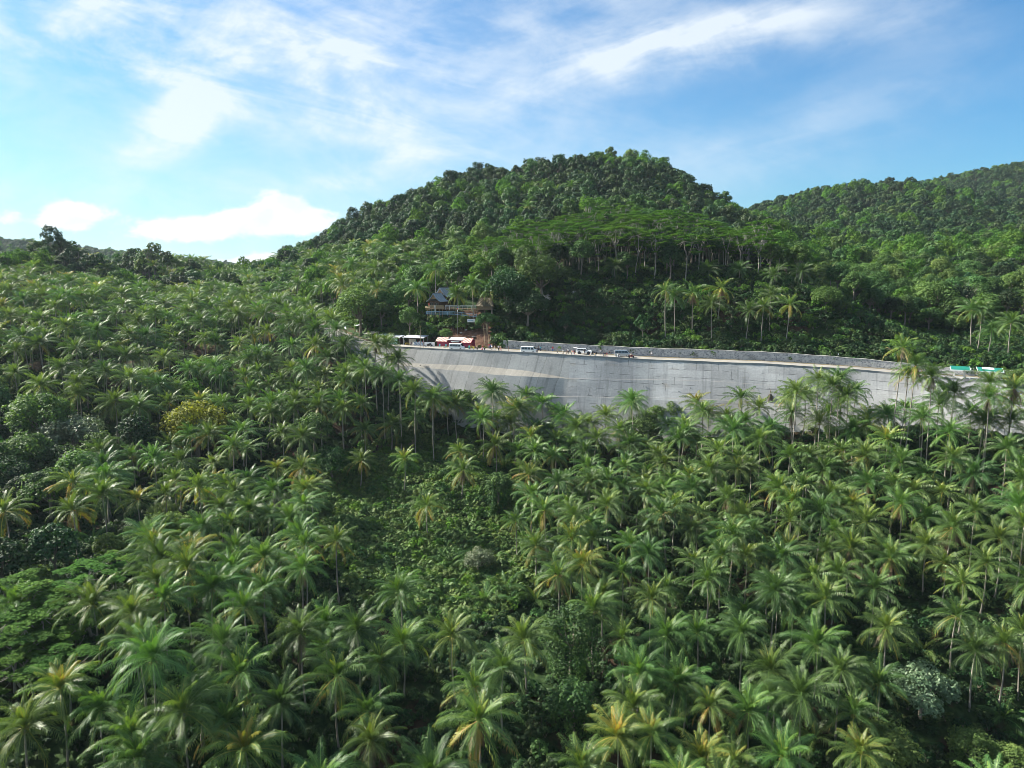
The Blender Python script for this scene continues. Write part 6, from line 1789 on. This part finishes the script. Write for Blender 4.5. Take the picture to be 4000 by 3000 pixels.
def make_body(pose):
    J, E = skeleton(pose); names = list(J)
    me = bpy.data.meshes.new('skeleton'); me.from_pydata([J[n][0] for n in names], [(names.index(a), names.index(b)) for a, b, _ in E], [])
    o = bpy.data.objects.new('skeleton', me); COL.objects.link(o)
    md = o.modifiers.new('skin', 'SKIN'); md.use_smooth_shade = True
    for n, v in zip(names, me.skin_vertices[0].data): v.radius = (J[n][1], J[n][1]); v.use_root = n == 'pelvis'
    o.modifiers.new('sub', 'SUBSURF').levels = 1
    dg = bpy.context.evaluated_depsgraph_get()
    b = bpy.data.meshes.new_from_object(o.evaluated_get(dg)); b.name = 'person'
    bpy.data.objects.remove(o)
    b.materials.clear(); b.materials.append(M['skin'])
    segs = [(J[a][0], J[c][0], k) for a, c, k in E]
    def near_seg(p):
        best, kind = 9, ''
        for a, c, k in segs:
            d = c - a; t = max(0, min(1, (p - a).dot(d) / d.length_squared)); e = (a + d * t - p).length
            if e < best: best, kind, tt = e, k, t
        return kind, tt
    fk = [near_seg(f.center) for f in b.polygons]
    b.vertex_normals
    def cover(nm, test, off):
        fs = [f for f, k in zip(b.polygons, fk) if test(*k)]
        idx = {}; V = []; Fs = []
        for f in fs:
            q = []
            for v in f.vertices:
                if v not in idx:
                    idx[v] = len(V); V.append(b.vertices[v].co + b.vertices[v].normal * off)
                q.append(idx[v])
            Fs.append(q)
        m = bpy.data.meshes.new(nm); m.from_pydata(V, [], Fs); m.polygons.foreach_set('use_smooth', [True] * len(Fs)); return m
    hz = J['head'][0]
    hair = cover('hair', lambda k, t: False, 0)
    V = []; Fs = []; idx = {}
    for f in b.polygons:
        c = f.center - hz
        if c.length < .16 and (c.z > .045 or (c.x < -.01 and c.z > -.09)):
            q = []
            for v in f.vertices:
                if v not in idx: idx[v] = len(V); V.append(b.vertices[v].co + b.vertices[v].normal * .014)
                q.append(idx[v])
            Fs.append(q)
    hair = bpy.data.meshes.new('hair'); hair.from_pydata(V, [], Fs); hair.polygons.foreach_set('use_smooth', [True] * len(Fs)); hair.materials.append(M['hair'])
    eyes = MB()
    for s in (1, -1): eyes.lathe([(.002, -.008), (.008, 0), (.002, .008)], 6, 'Z', (hz.x + .078, s * .028, hz.z + .012))
    BODY[pose] = dict(body=b, shirt=cover('shirt', lambda k, t: k in ('shirt', 'sleeve') and not (k == 'sleeve' and t > .75), .016), shorts=cover('shorts', lambda k, t: k == 'trousers', .018), trousers=cover('trousers', lambda k, t: k in ('trousers', 'shin') and not (k == 'shin' and t > .93), .017),
                      shoes=cover('shoes', lambda k, t: k == 'shoe', .008), hair=hair, eyes=eyes.mesh('eyes', M['eye'], True))
for ps in ('stand', 'walk', 'photo', 'sit'): make_body(ps)
def person(px, d, pose, top, low, label, turn, short=False, scale=1.0, dz=0.0):
    B_ = BODY[pose]
    p, a = road_pt(px, d)
    o = link('person', B_['body'], None, (p[0], p[1], p[2] + dz), (0, 0, a + turn), (scale,) * 3)
    tag(o, label, 'person', 'people on the road')
    for part, mat in (('shirt', top), ('shorts' if short else 'trousers', low), ('shoes', 'c_black')):
        me = B_[part].copy(); me.materials.append(M[mat]); link(part, me, o)
    link('hair', B_['hair'], o); link('eyes', B_['eyes'], o)
T90 = math.pi / 2
person(1608, 8.6, 'sit', 'c_navy', 'c_denim', 'seated person in navy shirt before the striped counter', -T90)
person(1834, 2.2, 'walk', 'c_cyan', 'c_denim', 'person in bright cyan shirt just past the van before the pink stall', .2)
person(1851, 1.8, 'sit', 'c_yellow', 'c_grey', 'person in yellow shirt sitting at the road edge near the stair', 2.2, dz=-.05)
person(1864, 1.4, 'stand', 'c_tan', 'c_black', 'person in tan shirt standing between the yellow and pink shirts', -1.2)
person(1882, 1.6, 'sit', 'c_pink', 'c_red', 'person in pink top and red trousers at the road edge', 1.2, dz=-.05)
person(1886, 2.4, 'stand', 'c_red', 'c_white', 'person in red shirt behind the one in pink', 2.5)
person(1893, 1.0, 'sit', 'c_black', 'c_navy', 'person in black crouched on the parapet by the stair', -1.2)
person(1911, 8.2, 'stand', 'c_red', 'c_denim', 'person in red shirt at the foot of the stair', -1.4)
person(1916, 6.8, 'stand', 'c_blue', 'c_black', 'person in blue shirt at the foot of the stair', 1.8)
person(1921, 4.5, 'walk', 'c_white', 'c_navy', 'person in white shirt and navy trousers walking from the stair', 1.1)
person(1931, 3.6, 'walk', 'c_tan', 'c_white', 'person in tan shirt and white trousers near the stair', .4)
person(1947, 4.0, 'stand', 'c_white', 'c_black', 'person in white shirt and black trousers beside the stone wall end', -.6)
person(1953, 4.2, 'stand', 'c_grey', 'c_tan', 'person in grey shirt with tan trousers beside the stone wall end', 2.4)
person(1957, 3.6, 'walk', 'c_tan', 'c_pink', 'person in tan top and pink trousers before the stone wall end', 2.9)
person(2098, 1.2, 'stand', 'c_denim', 'c_navy', 'person in denim shirt at the nose of the second white van', 2.6)
person(2102, 9.2, 'sit', 'c_black', 'c_navy', 'rider in black sitting on the motorbike by the stone wall', .15, dz=.26)
person(2112, 8.6, 'walk', 'c_cyan', 'c_denim', 'person in cyan shirt beside the motorbike at the stone wall', 2.2)
person(2159, 9.3, 'stand', 'c_red', 'c_blue', 'person in red top and blue trousers alone by the stone wall', -1.6)
person(2178, 2.6, 'walk', 'c_tan', 'c_grey', 'person in tan shirt and grey trousers walking past the second van', 2.8)
person(2199, 2.6, 'walk', 'c_white', 'c_tan', 'person in white shirt and tan trousers in the walking group', .3)
person(2211, 2.2, 'walk', 'c_grey', 'c_tan', 'person in grey shirt and tan shorts in the walking group', .2, True)
person(2219, 5.2, 'stand', 'c_white', 'c_black', 'person in white shirt with black trousers behind the walking group', -1.0)
person(2233, 2.4, 'stand', 'c_tan', 'c_grey', 'person in tan shirt at the side of three standing together', 1.0)
person(2239, 2.0, 'stand', 'c_pink', 'c_white', 'person in pink shirt in the middle of three standing together', -2.0)
person(2244, 2.3, 'walk', 'c_black', 'c_pink', 'person in black shirt and pink trousers of the three standing together', 2.8)
person(2282, 5.7, 'stand', 'c_black', 'c_black', 'person all in black standing at the open car door', 1.5)
person(2308, .9, 'sit', 'c_white', 'c_tan', 'person in white shirt and tan trousers sitting at the parapet', 2.6)
person(2322, .9, 'sit', 'c_tan', 'c_white', 'person in tan shirt and white trousers sitting at the parapet', .4)
person(2345, 8.4, 'photo', 'c_white', 'c_grey', 'person in white shirt with raised arms before the stone wall', -T90)
person(2357, 1.4, 'stand', 'c_navy', 'c_grey', 'person in navy shirt at the parapet before the silver van', .8)
person(2363, 1.2, 'stand', 'c_black', 'c_tan', 'person in black shirt and tan trousers at the parapet', -1.6)
person(2370, 1.3, 'walk', 'c_red', 'c_pink', 'person in dark red shirt and pink trousers at the parapet', .2)
person(2381, 9.0, 'sit', 'c_black', 'c_grey', 'person in black sitting behind the silver van by the wall', -1.3)
person(2412, .8, 'photo', 'c_white', 'c_white', 'person all in white with raised arms at the parapet', 1.2)
person(2420, .8, 'sit', 'c_white', 'c_denim', 'person in white shirt and denim sitting at the parapet', -2.2)
person(2464, 4.0, 'sit', 'c_tan', 'c_black', 'rider in tan shirt on the red brown motorbike', .35, dz=.26)
person(2545, 9.2, 'stand', 'c_white', 'c_grey', 'person in white shirt standing alone by the long stone wall', -1.5)

# ------------------------------------------------------------------ dead palms, bare trees, bananas and a vine-hung tree
def dead_palm(px, py, h, label, lean=.3):
    D = ray_hit(px, py, h) or 120
    t = at(px, py, D); g = float(h_at(t[0] - lean, t[1])); H = t[2] - g
    root = empty('dead_palm', (t[0] - lean, t[1], g), 0, label, 'palm tree')
    z = np.linspace(-.5, H, 9); k = np.clip(z / H, 0, 1)
    MB().tube(np.stack([lean * k ** 1.4, 0 * k, z], 1), .17 - .05 * k, 8).build('trunk', M['pale_bark'], root, True)
    q, c = dead_skirt(91 + int(px), 12, 14, .10, 2.6)
    link('dead_fronds', quad_mesh('dead_fronds', q, c, M['dead_frond']), root, (lean, 0, H))
    r = random.Random(px); mb = MB()
    for i in range(6): mb.tube([(lean, 0, H - .2), (lean + r.uniform(-.35, .35), r.uniform(-.35, .35), H + r.uniform(.5, 1.3))], [.07, .025], 5)
    mb.build('stubs', M['old_wood'], root)
dead_palm(468, 1880, 7.0, 'dead grey palm with collapsed fronds beside the bright lime tree')
dead_palm(3010, 1535, 9.0, 'dead palm trunk with broken head before the poured wall')
def bare_tree(px, py, D, H, R, label, n=26, m='pale_bark', seed=1):
    p = at(px, py, D); g = float(h_at(p[0], p[1])); H = max(H, p[2] - g + 1.5); r = np.random.default_rng(seed)
    root = empty('bare_tree', (p[0], p[1], g), 0, label, 'tree')
    T_ = [tube_quads(np.array([(0, 0, -.5), (.1, .1, H * .35), (0, .2, H * .62)]), [.24, .19, .13], 6)]
    br = []
    for i in range(8):
        a = i * 2.4; s = np.array((0, .2, H * (.38 + .028 * i))); e = s + np.array((math.cos(a) * R * (.6 + .3 * r.random()), math.sin(a) * R * .6, H * (.22 + .12 * r.random())))
        mm = (s + e) / 2 + r.normal(size=3) * .2; br.append(tube_quads(np.stack([s, mm, e]), [.09, .06, .03], 5))
        for k in range(4):
            e2 = e + r.normal(size=3) * np.array((.7, .7, .5)) + (0, 0, .6); s2 = mm + (e - mm) * r.random()
            br.append(tube_quads(np.stack([s2, (s2 + e2) / 2 + r.normal(size=3) * .08, e2]), [.035, .025, .01], 4))
    t = T_[0]; b = np.concatenate(br)
    link('trunk', quad_mesh('trunk', t, np.zeros(len(t)), M[m]), root); link('branches', quad_mesh('branches', b, np.zeros(len(b)), M[m]), root)
bare_tree(3782, 1130, 236, 13, 3.2, 'leafless white tree among the sunlit woods above the shelters', seed=3)
bare_tree(572, 945, 372, 13, 3.0, 'thin leafless tree standing out on the left ridge', m='bark', seed=5)
bare_tree(2262, 965, 246, 15, 2.0, 'thin leafless trunk at the edge of the flat-topped trees', m='bark', seed=8)
def banana(px, py, h, label, seed):
    D = ray_hit(px, py, h * .8) or 170
    p = at(px, py, D); g = float(h_at(p[0], p[1])); r = np.random.default_rng(seed)
    root = empty('banana_plant', (p[0], p[1], g), 0, label, 'banana plant', 'banana plants')
    H = p[2] - g
    MB().tube([(0, 0, -.3), (.05, 0, H * .45), (0, 0, H * .8)], [.17, .14, .09], 8).build('stem', M['leaf_stem'], root, True)
    Q = []; C = []
    for i in range(10):
        a = i * 2.4; L = 2.5 * (.8 + .4 * r.random()); n = 7; t = np.linspace(0, 1, n + 1); th = rad(78 - 5.5 * i) - rad(75) * t ** 1.3
        X = np.concatenate([[0], np.cumsum(np.cos(th[:-1]) * L / n)]); Z_ = np.concatenate([[0], np.cumsum(np.sin(th[:-1]) * L / n)])
        W = .36 * np.sin(np.pi * np.clip(t * .9 + .08, 0, 1)) ** .6
        for s in (1, -1):
            A = np.stack([X, 0 * X, Z_], 1); Bq = np.stack([X, s * W, Z_ + .12 * W], 1)
            q = np.stack([A[:-1], A[1:], Bq[1:], Bq[:-1]], 1); q[..., 2] += H * .78; Q.append(rot_z(q, a)); C.append(r.random(n) * .6 + .2)
    link('leaves', quad_mesh('leaves', np.concatenate(Q), np.concatenate(C), M['leaf_light']), root)
M['leaf_stem'] = plain('banana_stem', (.12, .16, .05), .7, .3, 0, .3)
for i, (px, py, h, lab) in enumerate([(2815, 1590, 4.5, 'banana plant with upright leaves before the poured wall, taller one'), (2858, 1645, 4.0, 'banana plant with spread leaves below the taller banana'), (2790, 1625, 3.6, 'small banana plant beside the taller banana before the wall')]): banana(px, py, h, lab, i)
def vine_tree(px, py, wpx, H, label, leaf, seed):
    D = ray_hit(px, py, H * .6); p = at(px, py, D); g = float(h_at(p[0], p[1])); R = wpx * D / F / 2; H = (p[2] - g) / .6
    r = np.random.default_rng(seed)
    root = empty('vine_draped_tree', (p[0], p[1], g), 0, label, 'tree', 'trees draped in vines')
    q, c, lob = crown_quads(seed, R, H * .62, 18, 3200, .24, 1.0, .3, (.26, .42)); q[..., 2] += H * .40
    lob = [(a, b, z + H * .40, l) for a, b, z, l in lob]
    t = limbs_quads(lob, H * .45, .28, r)
    Q = []; C = []
    for i in range(30):                                          # curtains of creeper
        a = r.random() * 6.28; k = R * (.45 + .5 * r.random()); n = 70; z1 = H * (.45 + .4 * r.random()); ln = z1 * (.5 + .5 * r.random())
        f = r.random(n); pp = np.stack([k * math.cos(a) + r.normal(size=n) * .28, k * math.sin(a) + r.normal(size=n) * .28, z1 - ln * f], 1)
        Q.append(leaf_quads(pp, np.stack([np.full(n, math.cos(a)), np.full(n, math.sin(a)), np.full(n, .4)], 1) + r.normal(size=(n, 3)) * .5, .20, r)); C.append(np.clip(r.random(n) * .7 + .1, 0, 1))
    link('trunk', quad_mesh('trunk', t, np.zeros(len(t)), M['bark']), root); link('crown', quad_mesh('crown', q, c, M[leaf]), root); link('vines', quad_mesh('vines', np.concatenate(Q), np.concatenate(C), M[leaf]), root)
vine_tree(2230, 2490, 230, 12, 'tall tree smothered in hanging vines below the bushy clearing', 'leaf_mid', 71)
vine_tree(2240, 2760, 210, 8, 'lower bush tree draped in vines beneath the tall vine tree', 'leaf_mid', 72)
vine_tree(1950, 1910, 110, 9, 'silvery column of creeper hanging from palms at the clearing edge', 'leaf_mid', 73)

# ------------------------------------------------------------------ air
def build_haze():
    m = bpy.data.materials.new('haze'); m.use_nodes = True; T = NT(m.node_tree); T.n.clear()
    out = T.node('ShaderNodeOutputMaterial'); v = T.node('ShaderNodeVolumePrincipled')
    v.inputs['Color'].default_value = (.72, .86, 1.0, 1); v.inputs['Density'].default_value = HAZE; v.inputs['Anisotropy'].default_value = .2
    T.l.new(v.outputs[0], out.inputs['Volume'])
    zl = float(GZ.min()) - 1.0; zh = max(float(GZ.max()) + 16, CZ + 12)
    o = MB().box((float(GX[0] + GX[-1]) / 2, float(GY[0] + GY[-1]) / 2, (zl + zh) / 2), (float(GX[-1] - GX[0]) + 20, float(GY[-1] - GY[0]) + 20, zh - zl)).build('haze', m)
    tag(o, 'thin bluish morning air between the near palms and the far hills', 'haze', kind='stuff')
HAZE = 0.00005
if HAZE: build_haze()
